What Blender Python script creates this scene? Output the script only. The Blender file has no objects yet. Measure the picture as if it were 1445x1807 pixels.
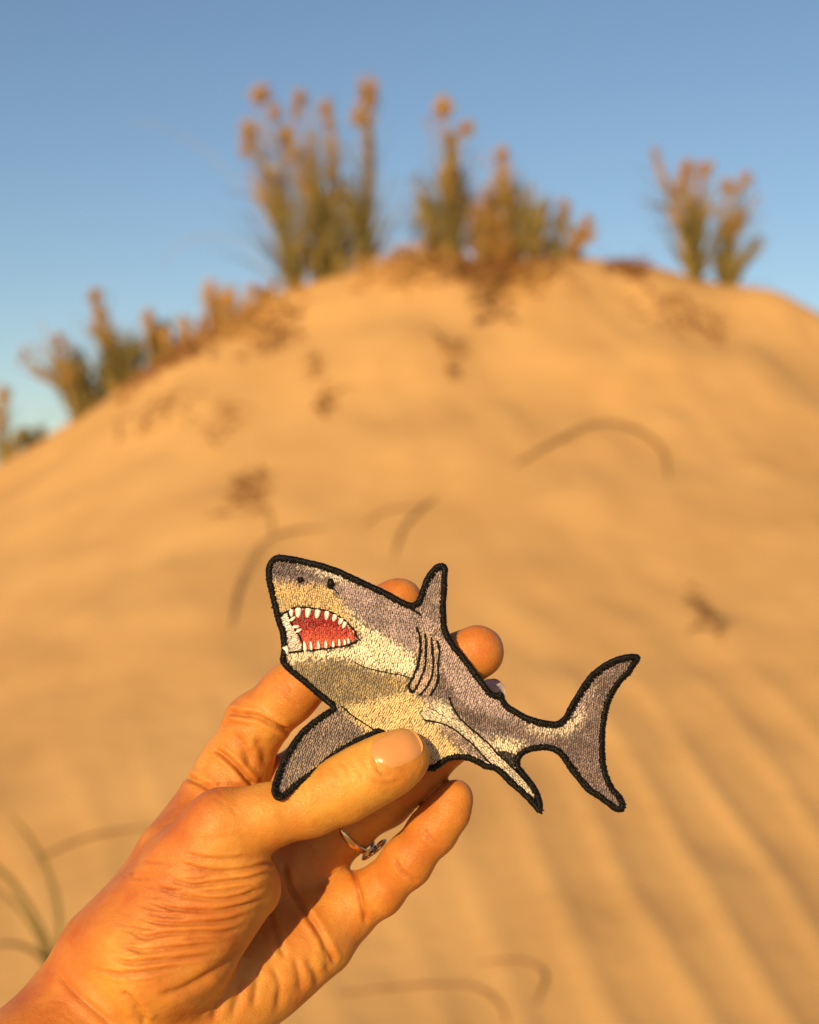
import bpy, math, random
import numpy as np
from mathutils import Vector
from mathutils.bvhtree import BVHTree
from mathutils.geometry import delaunay_2d_cdt

random.seed(7)
rng = np.random.default_rng(7)
scene = bpy.context.scene
COL = scene.collection

# ------------------------------------------------------------------ camera
CAM_Z = 1.30            # height of the lens above the foot of the dune
F_PX = 2625.0           # focal length in photograph pixels (1445 x 1807)
CX, CY = 722.5, 903.5
D0 = 0.420              # distance of the embroidered patch
cam_d = bpy.data.cameras.new('camera')
cam_d.sensor_fit = 'VERTICAL'
cam_d.sensor_height = 36.0
cam_d.sensor_width = 36.0
cam_d.lens = 36.0 * F_PX / 1807.0
cam_d.clip_start = 0.02
cam_d.clip_end = 3000.0
cam_d.dof.use_dof = True
cam_d.dof.focus_distance = 0.4195
cam_d.dof.aperture_fstop = 11.0
cam = bpy.data.objects.new('camera', cam_d)
cam.location = (0, 0, CAM_Z)
cam.rotation_euler = (math.radians(90), 0, 0)
COL.objects.link(cam)
scene.camera = cam

# ------------------------------------------------------------------ sky, sun, exposure
SUN_EL = math.radians(18.5)
SUN_AZ = math.radians(180 + 24.0)      # clockwise from +Y: behind the camera, to its left
world = bpy.data.worlds.new('World')
scene.world = world
world.use_nodes = True
nt = world.node_tree
sky = nt.nodes.new('ShaderNodeTexSky')
sky.sky_type = 'NISHITA'
sky.sun_disc = False
sky.sun_elevation = SUN_EL
sky.sun_rotation = SUN_AZ
sky.altitude = 0
sky.air_density = 1.0
sky.dust_density = 0.25
sky.ozone_density = 2.2
bg = nt.nodes['Background']
bg.inputs['Strength'].default_value = 0.081
nt.links.new(sky.outputs[0], bg.inputs[0])

sun_d = bpy.data.lights.new('sun', 'SUN')
sun_d.energy = 4.6
sun_d.angle = math.radians(0.6)
sun_d.color = (1.0, 0.69, 0.30)
sun = bpy.data.objects.new('sun', sun_d)
to_sun = Vector((math.sin(SUN_AZ) * math.cos(SUN_EL), math.cos(SUN_AZ) * math.cos(SUN_EL), math.sin(SUN_EL)))
sun.rotation_euler = to_sun.to_track_quat('Z', 'Y').to_euler()
sun.location = to_sun * 50
COL.objects.link(sun)

scene.view_settings.view_transform = 'Standard'
scene.view_settings.look = 'None'
scene.view_settings.exposure = 0.35
scene.view_settings.gamma = 1.0
scene.view_settings.use_curve_mapping = False
scene.render.engine = 'CYCLES'
scene.cycles.use_denoising = True
scene.cycles.max_bounces = 6

# ------------------------------------------------------------------ helpers
def W(px, py, dd=0.0):
    """photograph pixel + millimetres in front of the patch plane -> metres in the world"""
    px = np.asarray(px, float); py = np.asarray(py, float)
    d = D0 - np.asarray(dd, float) * 0.001
    return np.stack([(px - CX) / F_PX * d, d + 0 * px, CAM_Z - (py - CY) / F_PX * d], -1)

def mesh(name, verts, faces, mat, parent=None, smooth=True, colors=None):
    me = bpy.data.meshes.new(name)
    verts = np.asarray(verts, float).reshape(-1, 3)
    if isinstance(faces, np.ndarray):
        nf, k = faces.shape
        me.vertices.add(len(verts)); me.vertices.foreach_set('co', verts.astype(np.float32).ravel())
        me.loops.add(nf * k); me.loops.foreach_set('vertex_index', faces.astype(np.int32).ravel())
        me.polygons.add(nf)
        me.polygons.foreach_set('loop_start', np.arange(0, nf * k, k, dtype=np.int32))
        me.update(calc_edges=True); me.validate()
    else:
        me.from_pydata([tuple(v) for v in verts], [], faces)
    if smooth:
        me.polygons.foreach_set('use_smooth', np.ones(len(me.polygons), bool))
    if colors is not None:
        at = me.color_attributes.new('col', 'FLOAT_COLOR', 'POINT')
        c = np.ones((len(verts), 4), np.float32); c[:, :3] = colors
        at.data.foreach_set('color', c.ravel())
    me.materials.append(mat)
    o = bpy.data.objects.new(name, me)
    COL.objects.link(o)
    if parent is not None:
        o.parent = parent
        o.matrix_parent_inverse = parent.matrix_world.inverted() if parent.type != 'EMPTY' else \
            __import__('mathutils').Matrix.Translation(-parent.location)
    return o

def empty(name, loc):
    o = bpy.data.objects.new(name, None)
    o.empty_display_size = 0.01
    o.location = Vector([float(c) for c in loc])
    COL.objects.link(o)
    return o

def tag(o, label, cat, group=None):
    o['label'] = label; o['category'] = cat
    if group: o['group'] = group
    return o

class Buf:
    """collects shapes that make up one part"""
    def __init__(s): s.v = []; s.f = []; s.n = 0; s.c = []
    def add(s, v, f, col=None):
        v = np.asarray(v, float)
        s.v.append(v); s.f += [tuple(i + s.n for i in q) for q in f]; s.n += len(v)
        if col is not None: s.c.append(np.tile(np.asarray(col, float), (len(v), 1)))
    def build(s, name, mat, parent=None, smooth=True):
        c = np.concatenate(s.c) if s.c else None
        return mesh(name, np.concatenate(s.v), s.f, mat, parent, smooth, c)

def frame_of(t):
    t = t / (np.linalg.norm(t) + 1e-12)
    u = np.cross(t, [0.13, 0.31, 0.94])
    if np.linalg.norm(u) < 1e-3: u = np.cross(t, [1, 0, 0])
    u /= np.linalg.norm(u)
    return t, u, np.cross(t, u)

def tube(pts, rad, n=6):
    pts = np.asarray(pts, float); m = len(pts)
    rad = np.broadcast_to(np.asarray(rad, float), (m,))
    v = []; tan = np.gradient(pts, axis=0)
    _, u, w = frame_of(tan[0])
    for i in range(m):
        t = tan[i] / (np.linalg.norm(tan[i]) + 1e-12)
        u = u - t * np.dot(u, t); u /= np.linalg.norm(u); w = np.cross(t, u)
        for k in range(n):
            a = 2 * math.pi * k / n
            v.append(pts[i] + rad[i] * (math.cos(a) * u + math.sin(a) * w))
    f = []
    for i in range(m - 1):
        for k in range(n):
            k2 = (k + 1) % n
            f.append((i * n + k, i * n + k2, (i + 1) * n + k2, (i + 1) * n + k))
    f.append(tuple(range(n - 1, -1, -1))); f.append(tuple((m - 1) * n + k for k in range(n)))
    return v, f

def spline(pts, n):
    """Catmull-Rom through points (any dimension), n samples"""
    p = np.asarray(pts, float)
    p = np.vstack([2 * p[0] - p[1], p, 2 * p[-1] - p[-2]])
    m = len(p) - 3
    t = np.linspace(0, m - 1e-6, n); i = t.astype(int); t = (t - i)[:, None]
    a, b, c, d = p[i], p[i + 1], p[i + 2], p[i + 3]
    return 0.5 * (2 * b + (c - a) * t + (2 * a - 5 * b + 4 * c - d) * t ** 2 + (3 * b - a - 3 * c + d) * t ** 3)

def hash01(ix, iy, iz=0, seed=0):
    h = (ix.astype(np.int64) * 374761393 + iy.astype(np.int64) * 668265263 +
         np.asarray(iz).astype(np.int64) * 2147483647 + seed * 1274126177)
    h = (h ^ (h >> 13)) * 1274126177
    h = h ^ (h >> 16)
    return (h & 0xFFFFFF) / float(0xFFFFFF)

def vnoise2(x, y, seed=0):
    x = np.asarray(x, float); y = np.asarray(y, float)
    ix = np.floor(x); iy = np.floor(y); fx = x - ix; fy = y - iy
    fx = fx * fx * (3 - 2 * fx); fy = fy * fy * (3 - 2 * fy)
    g = lambda a, b: hash01(ix + a, iy + b, 0, seed)
    return (g(0, 0) * (1 - fx) + g(1, 0) * fx) * (1 - fy) + (g(0, 1) * (1 - fx) + g(1, 1) * fx) * fy - 0.5

def vnoise3(p, seed=0):
    i = np.floor(p); f = p - i; f = f * f * (3 - 2 * f)
    r = 0
    for a in (0, 1):
        for b in (0, 1):
            for c in (0, 1):
                w = (f[:, 0] if a else 1 - f[:, 0]) * (f[:, 1] if b else 1 - f[:, 1]) * (f[:, 2] if c else 1 - f[:, 2])
                r = r + w * hash01(i[:, 0] + a, i[:, 1] + b, i[:, 2] + c, seed)
    return r - 0.5

def sstep(a, b, x):
    t = np.clip((np.asarray(x, float) - a) / (b - a), 0, 1)
    return t * t * (3 - 2 * t)

# ------------------------------------------------------------------ materials
def material(name):
    m = bpy.data.materials.new(name); m.use_nodes = True
    return m, m.node_tree.nodes, m.node_tree.links, m.node_tree.nodes['Principled BSDF']

def ramp(nodes, stops):
    r = nodes.new('ShaderNodeValToRGB')
    e = r.color_ramp.elements
    e[0].position, e[0].color = stops[0][0], (*stops[0][1], 1)
    e[1].position, e[1].color = stops[-1][0], (*stops[-1][1], 1)
    for p, c in stops[1:-1]:
        n = e.new(p); n.color = (*c, 1)
    return r

def noise(nodes, links, scale, detail=3, coord='Object', rough=0.5):
    tc = nodes.new('ShaderNodeTexCoord')
    n = nodes.new('ShaderNodeTexNoise')
    n.inputs['Scale'].default_value = scale; n.inputs['Detail'].default_value = detail
    n.inputs['Roughness'].default_value = rough
    links.new(tc.outputs[coord], n.inputs['Vector'])
    return n

def bump(nodes, links, src, strength, dist, bsdf, prev=None):
    b = nodes.new('ShaderNodeBump')
    b.inputs['Strength'].default_value = strength; b.inputs['Distance'].default_value = dist
    links.new(src, b.inputs['Height'])
    if prev is not None: links.new(prev.outputs[0], b.inputs['Normal'])
    links.new(b.outputs[0], bsdf.inputs['Normal'])
    return b

def simple_mat(name, c0, c1, scale, rough=0.6, bumpd=0.0, spec=0.4):
    m, N, L, B = material(name)
    n = noise(N, L, scale)
    r = ramp(N, [(0.3, c0), (0.7, c1)])
    L.new(n.outputs['Fac'], r.inputs[0]); L.new(r.outputs[0], B.inputs['Base Color'])
    B.inputs['Roughness'].default_value = rough
    B.inputs['Specular IOR Level'].default_value = spec
    if bumpd: bump(N, L, n.outputs['Fac'], 0.6, bumpd, B)
    return m

# sand
M_SAND, N, L, B = material('sand')
n1 = noise(N, L, 2.2, 6, rough=0.65); n2 = noise(N, L, 900, 2); n3 = noise(N, L, 14, 4)
r1 = ramp(N, [(0.28, (0.53, 0.312, 0.127)), (0.72, (0.64, 0.392, 0.166))])
L.new(n1.outputs['Fac'], r1.inputs[0])
mx = N.new('ShaderNodeMixRGB'); mx.blend_type = 'MULTIPLY'; mx.inputs[0].default_value = 0.5
r2 = ramp(N, [(0.25, (0.7, 0.68, 0.66)), (0.75, (1.15, 1.15, 1.15))])
L.new(n2.outputs['Fac'], r2.inputs[0]); L.new(r1.outputs[0], mx.inputs[1]); L.new(r2.outputs[0], mx.inputs[2])
L.new(mx.outputs[0], B.inputs['Base Color'])
B.inputs['Roughness'].default_value = 0.95; B.inputs['Specular IOR Level'].default_value = 0.15
b0 = bump(N, L, n3.outputs['Fac'], 0.4, 0.012, B)
bump(N, L, n2.outputs['Fac'], 0.3, 0.0015, B, b0)

# skin
M_SKIN, N, L, B = material('skin')
nA = noise(N, L, 55, 4); nB = noise(N, L, 420, 3)
rA = ramp(N, [(0.28, (0.47, 0.150, 0.027)), (0.5, (0.56, 0.232, 0.043)), (0.74, (0.64, 0.315, 0.066))])
L.new(nA.outputs['Fac'], rA.inputs[0])
at = N.new('ShaderNodeAttribute'); at.attribute_name = 'col'
mx = N.new('ShaderNodeMixRGB'); mx.blend_type = 'MULTIPLY'; mx.inputs[0].default_value = 1.0
L.new(rA.outputs[0], mx.inputs[1]); L.new(at.outputs['Color'], mx.inputs[2])
L.new(mx.outputs[0], B.inputs['Base Color'])
B.inputs['Roughness'].default_value = 0.50
B.inputs['Specular IOR Level'].default_value = 0.40
B.inputs['Subsurface Weight'].default_value = 0.55
B.inputs['Subsurface Radius'].default_value = (1.0, 0.20, 0.07)
B.inputs['Subsurface Scale'].default_value = 0.0045
tc = N.new('ShaderNodeTexCoord')
vo = N.new('ShaderNodeTexVoronoi'); vo.inputs['Scale'].default_value = 1000
vo.feature = 'DISTANCE_TO_EDGE'
mp = N.new('ShaderNodeMapping'); mp.inputs['Rotation'].default_value = (0.3, 0.5, 0.8); mp.inputs['Scale'].default_value = (0.8, 1.0, 2.4)
L.new(tc.outputs['Object'], mp.inputs['Vector']); L.new(mp.outputs[0], vo.inputs['Vector'])
b0 = bump(N, L, vo.outputs['Distance'], 0.42, 0.0004, B)
bump(N, L, nB.outputs['Fac'], 0.22, 0.0008, B, b0)

def nail_mat(name, col, rough):
    m, N, L, B = material(name)
    n = noise(N, L, 160, 2)
    r = ramp(N, [(0.3, tuple(c * 0.92 for c in col)), (0.7, col)])
    L.new(n.outputs['Fac'], r.inputs[0]); L.new(r.outputs[0], B.inputs['Base Color'])
    B.inputs['Roughness'].default_value = rough
    B.inputs['Subsurface Weight'].default_value = 0.25
    B.inputs['Subsurface Radius'].default_value = (1.0, 0.4, 0.25)
    B.inputs['Subsurface Scale'].default_value = 0.002
    return m
M_NAIL = nail_mat('nail', (0.66, 0.295, 0.105), 0.26)

def thread_mat(name, use_attr=True, col=None, rough=0.34, sheen=0.08, spec=0.5):
    m, N, L, B = material(name)
    n = noise(N, L, 2600, 2)
    if use_attr:
        a = N.new('ShaderNodeAttribute'); a.attribute_name = 'col'
        src = a.outputs['Color']
    else:
        rg = N.new('ShaderNodeRGB'); rg.outputs[0].default_value = (*col, 1); src = rg.outputs[0]
    mx = N.new('ShaderNodeMixRGB'); mx.blend_type = 'MULTIPLY'; mx.inputs[0].default_value = 0.6
    r = ramp(N, [(0.3, (0.6, 0.6, 0.6)), (0.7, (1.1, 1.1, 1.1))])
    L.new(n.outputs['Fac'], r.inputs[0]); L.new(src, mx.inputs[1]); L.new(r.outputs[0], mx.inputs[2])
    L.new(mx.outputs[0], B.inputs['Base Color'])
    B.inputs['Roughness'].default_value = rough
    B.inputs['Specular IOR Level'].default_value = spec
    B.inputs['Sheen Weight'].default_value = sheen
    bump(N, L, n.outputs['Fac'], 0.5, 0.0003, B)
    return m
M_THREAD = thread_mat('thread', True)
M_BLACK = thread_mat('black_thread', False, (0.005, 0.0045, 0.004), 0.38, 0.0, 0.20)
M_TWILL = thread_mat('twill', False, (0.15, 0.12, 0.095), 0.8, 0.0)

M_SILVER, N, L, B = material('silver')
B.inputs['Base Color'].default_value = (0.74, 0.52, 0.26, 1); B.inputs['Metallic'].default_value = 1.0
B.inputs['Roughness'].default_value = 0.2
n = noise(N, L, 900, 2); bump(N, L, n.outputs['Fac'], 0.2, 0.0003, B)

M_HEAD = simple_mat('seed_head', (0.32, 0.185, 0.04), (0.52, 0.31, 0.09), 40, 0.85)
M_STEM = simple_mat('grass_stem', (0.24, 0.18, 0.055), (0.44, 0.31, 0.10), 9, 0.75)
M_LEAF = simple_mat('grass_leaf', (0.11, 0.105, 0.035), (0.34, 0.26, 0.085), 6, 0.7)
M_RUST = simple_mat('rust_leaf', (0.30, 0.155, 0.04), (0.46, 0.26, 0.08), 9, 0.8)
M_DEAD = simple_mat('dead_grass', (0.40, 0.225, 0.07), (0.56, 0.34, 0.12), 7, 0.85)
M_TWIG = simple_mat('dry_twig', (0.12, 0.06, 0.03), (0.22, 0.115, 0.06), 30, 0.85, 0.002)
M_WRACK = simple_mat('dry_weed', (0.16, 0.06, 0.02), (0.28, 0.12, 0.04), 30, 0.85)

# ------------------------------------------------------------------ dune
YC = 8.0
CREST_PX = np.array([-6000, -2500, -1200, -400, 0, 60, 130, 200, 260, 330, 400, 500, 560, 640, 720, 850, 960, 1060, 1150, 1230, 1300, 1380, 1445, 1900, 3000, 6000], float)
CREST_PY = np.array([1300, 1240, 1150, 1010, 830, 790, 750, 698, 648, 588, 548, 500, 482, 470, 462, 460, 472, 474, 474, 487, 500, 532, 552, 640, 800, 1200], float)
CREST_X = (CREST_PX - CX) / F_PX * YC
CREST_Z = CAM_Z - (CREST_PY - CY) / F_PX * YC

def ground_h(x, y):
    x = np.asarray(x, float); y = np.asarray(y, float)
    xs = x * 1.0
    zc = np.zeros_like(xs)
    for o, w in ((-0.16, .2), (-0.08, .2), (0, .2), (0.08, .2), (0.16, .2)):
        zc = zc + w * np.interp(xs + o, CREST_X, CREST_Z)
    t = y / YC
    a = np.maximum(t, 0.0); b = 1 - 0.9 * (t - 1)
    k = 0.10
    hh = np.maximum(k - np.abs(a - b), 0) / k
    P = np.minimum(a, b) - hh * hh * k / 4 + k / 4 * np.exp(-((t - 1) / 0.12) ** 2)
    P = np.maximum(P, 0)
    P = np.where(t < 1, 0.27 * P + 0.73 * P * P, P)
    z = -0.10 + (zc + 0.10) * P
    near = np.exp(-np.maximum(np.hypot(x, y - 4) - 6, 0) / 3)
    z = z + near * (0.05 * vnoise2(x * 1.1 + 3, y * 1.1, 1) + 0.030 * vnoise2(x * 3.1, y * 2.7, 2) * sstep(0, 3, y) + 0.018 * vnoise2(x * 7.3, y * 5.1, 14) * sstep(2, 4, y))
    # wind ripples running up the slope, crests narrow, troughs wide
    wx = 0.26 * vnoise2(x * 1.3, y * 0.75, 5) + 0.06 * vnoise2(x * 4, y * 2.2, 6)
    ph = (x * 0.975 + y * 0.22 + 0.055 * (y - 2.6) ** 2 * np.sign(x - 0.2) * 0 + wx) / 0.172 * 2 * math.pi
    s = 0.5 + 0.5 * np.sin(ph + 0.5 * np.sin(ph))
    rip = s ** 2.6 - 0.30
    right = 0.45 + 0.55 * sstep(-0.05, 0.4, x)
    fade = 1 - 0.90 * sstep(2.9, 4.8, y + 0.35 * vnoise2(x * 2, y * 2, 31))
    patchy = 0.45 + 0.9 * np.clip(vnoise2(x * 1.3 + 9, y * 0.8 + 2, 8) + 0.5, 0, 1)
    z = z + 0.0145 * rip * right * fade * patchy * near
    # small scours under the crest vegetation
    z = z + near * 0.10 * vnoise2(x * 2.6 + 5, y * 2.2, 11) * sstep(5.6, 7.2, y) * sstep(9, 8.2, y)
    return z

def geo(a, b, n):   # distances growing outward
    return a + (b - a) * (np.linspace(0, 1, n) ** 3)
xs = np.concatenate([-geo(3.3, 900, 40)[::-1][:-1], np.arange(-3.3, 3.3, 0.02), geo(3.3, 900, 40)])
ys = np.concatenate([-geo(0, 900, 30)[::-1][:-1], np.linspace(0, 1.5, 30)[:-1], np.arange(1.5, 8.9, 0.02), geo(8.9, 1500, 45)])
GX, GY = np.meshgrid(xs, ys)
GZ = ground_h(GX, GY)
nx, ny = len(xs), len(ys)
idx = np.arange(nx * ny).reshape(ny, nx)
quads = np.stack([idx[:-1, :-1], idx[:-1, 1:], idx[1:, 1:], idx[1:, :-1]], -1).reshape(-1, 4)
dune = mesh('ground', np.stack([GX, GY, GZ], -1).reshape(-1, 3), quads, M_SAND)
dune['kind'] = 'structure'

def ground_at(px, py):
    """where the sight line through a photograph pixel meets the dune"""
    yy = np.linspace(1.2, 8.4, 3000)
    xx = (px - CX) / F_PX * yy
    rz = CAM_Z - (py - CY) / F_PX * yy
    below = np.nonzero(rz < ground_h(xx, yy))[0]
    i = below[0] if len(below) else len(yy) - 1
    y = yy[i]; x = xx[i]
    return np.array([x, y, float(ground_h(x, y))])

# ------------------------------------------------------------------ the embroidered patch
def z1(l): return [(440 + u / 3.6125, 950 + v / 3.6125) for u, v in l]
def z2(l): return [(780 + u / 3.6125, 1050 + v / 3.6125) for u, v in l]
def z3(l): return [(380 + u / 2.7788, 1150 + v / 2.7788) for u, v in l]
def z5(l): return [(660 + u / 4.8167, 1180 + v / 4.8167) for u, v in l]
def z6(l): return [(460 + u / 7.225, 970 + v / 7.225) for u, v in l]

OUT = z1([(190, 103), (250, 108), (330, 125), (400, 140), (470, 158), (560, 188), (650, 228), (740, 270), (830, 310), (900, 345), (960, 380),
          (1005, 402), (1040, 412), (1062, 398), (1075, 370), (1090, 320), (1110, 265), (1140, 215), (1180, 170), (1220, 152), (1255, 165), (1268, 190),
          (1262, 260), (1262, 320), (1255, 400), (1255, 480), (1260, 560), (1280, 620), (1320, 680), (1370, 740), (1410, 790), (1445, 840)]) + \
      z2([(240, 510), (285, 570), (320, 615), (345, 628), (368, 608), (392, 625), (405, 670), (430, 700), (480, 730), (540, 765), (600, 785), (660, 800), (715, 806),
          (748, 798), (775, 770), (800, 720), (840, 650), (890, 570), (940, 500), (1000, 450), (1060, 415), (1120, 390), (1180, 375), (1230, 372), (1262, 380),
          (1270, 402), (1252, 435), (1225, 465), (1205, 505), (1160, 545), (1125, 592), (1090, 650), (1065, 720), (1050, 790), (1042, 860), (1040, 930), (1040, 1000),
          (1045, 1080), (1060, 1140), (1085, 1200), (1110, 1240), (1150, 1280), (1170, 1320), (1172, 1360), (1155, 1385), (1120, 1390), (1085, 1375), (1040, 1335),
          (980, 1295), (920, 1255), (880, 1210), (840, 1160), (800, 1110), (770, 1060), (740, 1020), (700, 998), (650, 990), (590, 996), (540, 1008), (510, 1030),
          (498, 1062), (502, 1092), (525, 1120), (560, 1160), (590, 1200), (620, 1255), (640, 1310), (645, 1360), (635, 1400), (615, 1400), (590, 1370), (540, 1310),
          (480, 1255), (420, 1205), (370, 1150), (330, 1118), (290, 1115), (260, 1108), (220, 1080), (170, 1057), (110, 1052), (50, 1058), (0, 1090)]) + \
      [(766, 1362), (748, 1360), (715, 1336), (690, 1312)] + \
      z3([(800, 402), (760, 428), (700, 452), (620, 500), (560, 545), (500, 600), (440, 640), (390, 680), (350, 715), (320, 735), (290, 725), (272, 690), (280, 640),
          (300, 580), (330, 510), (370, 445), (420, 380), (480, 330), (540, 290)]) + \
      z1([(522, 1082), (500, 1064), (470, 1040), (420, 1000), (360, 945), (300, 895), (250, 855), (205, 810), (190, 770), (200, 735), (205, 700), (200, 650), (195, 600),
          (175, 550), (160, 500), (145, 430), (130, 370), (115, 310), (105, 250), (103, 200), (115, 155), (140, 122), (165, 107)])
OUT = np.array(OUT)

def resample(p, step, closed=True):
    if closed: p = np.vstack([p, p[:1]])
    s = np.concatenate([[0], np.cumsum(np.hypot(*np.diff(p, axis=0).T))])
    n = max(4, int(round(s[-1] / step)))
    t = np.linspace(0, s[-1], n, endpoint=not closed)
    return np.stack([np.interp(t, s, p[:, 0]), np.interp(t, s, p[:, 1])], -1)

def smooth_closed(p, it, w=0.25):
    for _ in range(it):
        p = p + w * (np.roll(p, 1, 0) + np.roll(p, -1, 0) - 2 * p)
    return p
OUTL = smooth_closed(resample(OUT, 1.0), 14)
_area = 0.5 * np.sum(OUTL[:, 0] * np.roll(OUTL[:, 1], -1) - np.roll(OUTL[:, 0], -1) * OUTL[:, 1])

def inset(p, d):
    t = np.roll(p, -1, 0) - np.roll(p, 1, 0)
    t = smooth_closed(t, 6)
    t /= np.linalg.norm(t, axis=1, keepdims=True) + 1e-9
    nrm = np.stack([-t[:, 1], t[:, 0]], -1) * (1 if _area > 0 else -1)
    return p + nrm * d

def inside(poly, x, y):
    poly = np.asarray(poly, float); c = np.zeros(len(x), bool)
    x0, y0 = poly[:, 0], poly[:, 1]; x1_, y1_ = np.roll(x0, -1), np.roll(y0, -1)
    for a, b, c2, d in zip(x0, y0, x1_, y1_):
        if b == d: continue
        m = ((b > y) != (d > y)) & (x < (c2 - a) * (y - b) / (d - b) + a)
        c ^= m
    return c

def dist_poly(poly, x, y, closed=True):
    poly = np.asarray(poly, float); best = np.full(len(x), 1e9); along = np.zeros(len(x))
    n = len(poly); tot = n if closed else n - 1
    for i in range(tot):
        a = poly[i]; b = poly[(i + 1) % n]; ab = b - a; l2 = ab @ ab + 1e-9
        t = np.clip(((x - a[0]) * ab[0] + (y - a[1]) * ab[1]) / l2, 0, 1)
        d = np.hypot(x - a[0] - t * ab[0], y - a[1] - t * ab[1])
        m = d < best
        along = np.where(m, (i + t) / tot, along); best = np.minimum(best, d)
    return best, along

def patch_dd(px, py):
    """the patch is soft: tail curls back, near pectoral fin is pushed forward by the thumb"""
    px = np.asarray(px, float); py = np.asarray(py, float)
    d = -11.0 * (np.maximum(px - 790, 0) / 340) ** 1.6
    s = (px - 628) * -0.68 + (py - 1270) * 0.73
    d = d + 20.5 * np.maximum(s, 0) / 190 * sstep(1232, 1268, py) * sstep(720, 660, px)
    d = d - 2.5 * (np.maximum(620 - px, 0) / 150) ** 2 * sstep(1240, 1180, py)
    return d

def P3(px, py, h=0.0):
    """point on the patch, h millimetres proud of its face"""
    return W(px, py, patch_dd(px, py) + h)

ctr = P3(700.0, 1200.0, 0)
patch = empty('embroidered_patch', ctr)
tag(patch, 'shark shaped embroidered patch with black stitched edge held between thumb and fingers', 'patch')

# backing cloth
ol = resample(inset(OUTL, 5.0), 4.0)
gx, gy = np.meshgrid(np.arange(460, 1140, 7.0), np.arange(970, 1450, 7.0))
gx, gy = gx.ravel(), gy.ravel()
m = inside(ol, gx, gy); gx, gy = gx[m], gy[m]
dd_, _ = dist_poly(resample(ol, 10), gx, gy); m = dd_ > 4
pts = [Vector(p) for p in ol] + [Vector((a, b)) for a, b in zip(gx[m], gy[m])]
edges = [(i, (i + 1) % len(ol)) for i in range(len(ol))]
r_ = delaunay_2d_cdt(pts, edges, [], 1, 1e-4)
bv = np.array([tuple(p) for p in r_[0]]); bf = [tuple(f) for f in r_[2]]
nb = len(bv); 
top = P3(bv[:, 0], bv[:, 1], 0.0); bot = P3(bv[:, 0], bv[:, 1], -1.3)
fc = []
for f in bf:
    a, b, c = (bv[i] for i in f[:3])
    cw = (b[0] - a[0]) * (c[1] - a[1]) - (b[1] - a[1]) * (c[0] - a[0]) > 0
    f = f if not cw else f[::-1]
    fc.append(f); fc.append(tuple(i + nb for i in f[::-1]))
mesh('backing', np.vstack([top, bot]), fc, M_TWILL, patch)

# black overlocked edge: a thick cord of close radial stitches
path = smooth_closed(resample(inset(OUTL, 5.7), 0.9), 3)
n_p = len(path)
tt = np.roll(path, -1, 0) - np.roll(path, 1, 0); tt = smooth_closed(tt, 4); tt /= np.linalg.norm(tt, axis=1, keepdims=True)
nn = np.stack([-tt[:, 1], tt[:, 0]], -1) * (1 if _area > 0 else -1)       # inward
s_ = np.arange(n_p) * 0.9
st = 0.5 + 0.5 * np.sin(s_ / 3.4 * 2 * math.pi + 1.2 * np.sin(s_ * 0.21))
jig = vnoise2(s_ / 5.0, 0 * s_, 3) * 1.1 + vnoise2(s_ / 2.1, 0 * s_ + 4, 4) * 0.9
wid = 5.5 + 0.45 * st + 0.5 * vnoise2(s_ / 14, s_ * 0 + 8, 5)
hgt = 0.75 + 0.22 * st + 0.12 * vnoise2(s_ / 3, s_ * 0 + 2, 6)
prof = [(-1, -0.75), (-1.02, -0.1), (-0.9, 0.45), (-0.5, 0.9), (0, 1.02), (0.5, 0.85), (0.88, 0.42), (1.02, -0.05), (0.9, -1.3), (-0.4, -1.75)]
V = []
for a, h in prof:
    off = a * wid + jig * (0.7 if a < 0 else 1.0)
    q = path + nn * off[:, None]
    V.append(P3(q[:, 0], q[:, 1], np.where(h > 0, h * hgt * 1.25, h * 0.9)))
V = np.stack(V, 1).reshape(-1, 3); k = len(prof)
i0 = np.arange(n_p)[:, None]; j0 = np.arange(k)[None, :]
i1 = (i0 + 1) % n_p; j1 = (j0 + 1) % k
F = np.stack([i0 * k + j0, i0 * k + j1, i1 * k + j1, i1 * k + j0], -1).reshape(-1, 4)
border = mesh('border', V, F, M_BLACK, patch)

# fill stitches -----------------------------------------------------------
REG = []   # name, polygon, light colour, dark colour, share of dark, stitch angle (deg, 0 = right, 90 = up)
def reg(name, poly, c0, c1, mixv, ang): REG.append((name, np.array(poly), c0, c1, mixv, ang))
CREAM = (0.92, 0.86, 0.72); TAN = (0.76, 0.57, 0.29); TAND = (0.44, 0.34, 0.20)
MAUVE = (0.50, 0.42, 0.41); GREY = (0.22, 0.185, 0.20); DGREY = (0.10, 0.085, 0.10); BROWN = (0.27, 0.215, 0.20)
reg('lip_stitching', z6([(260, 830), (340, 795), (365, 870), (390, 950), (440, 1040), (490, 1120), (520, 1200), (515, 1290), (400, 1300), (350, 1180), (290, 1010), (240, 910)]),
    (0.86, 0.82, 0.84), (0.64, 0.57, 0.54), 0.3, 20)
reg('mouth_stitching', z6([(350, 790), (430, 745), (540, 740), (700, 760), (830, 780), (960, 835), (1080, 920), (1180, 1020), (1230, 1130), (1190, 1190), (1080, 1220), (900, 1250), (700, 1270), (540, 1290), (520, 1200), (450, 1040), (400, 950), (365, 860)]),
    (0.74, 0.14, 0.085), (0.30, 0.010, 0.018), 0.5, 90)
reg('forehead_stitching', z6([(480, 170), (600, 200), (800, 235), (960, 280), (1080, 330), (1200, 395), (1280, 445), (1100, 425), (960, 395), (880, 360), (760, 315), (660, 255), (500, 205)]),
    (0.84, 0.79, 0.74), (0.66, 0.58, 0.55), 0.3, 115)
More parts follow.
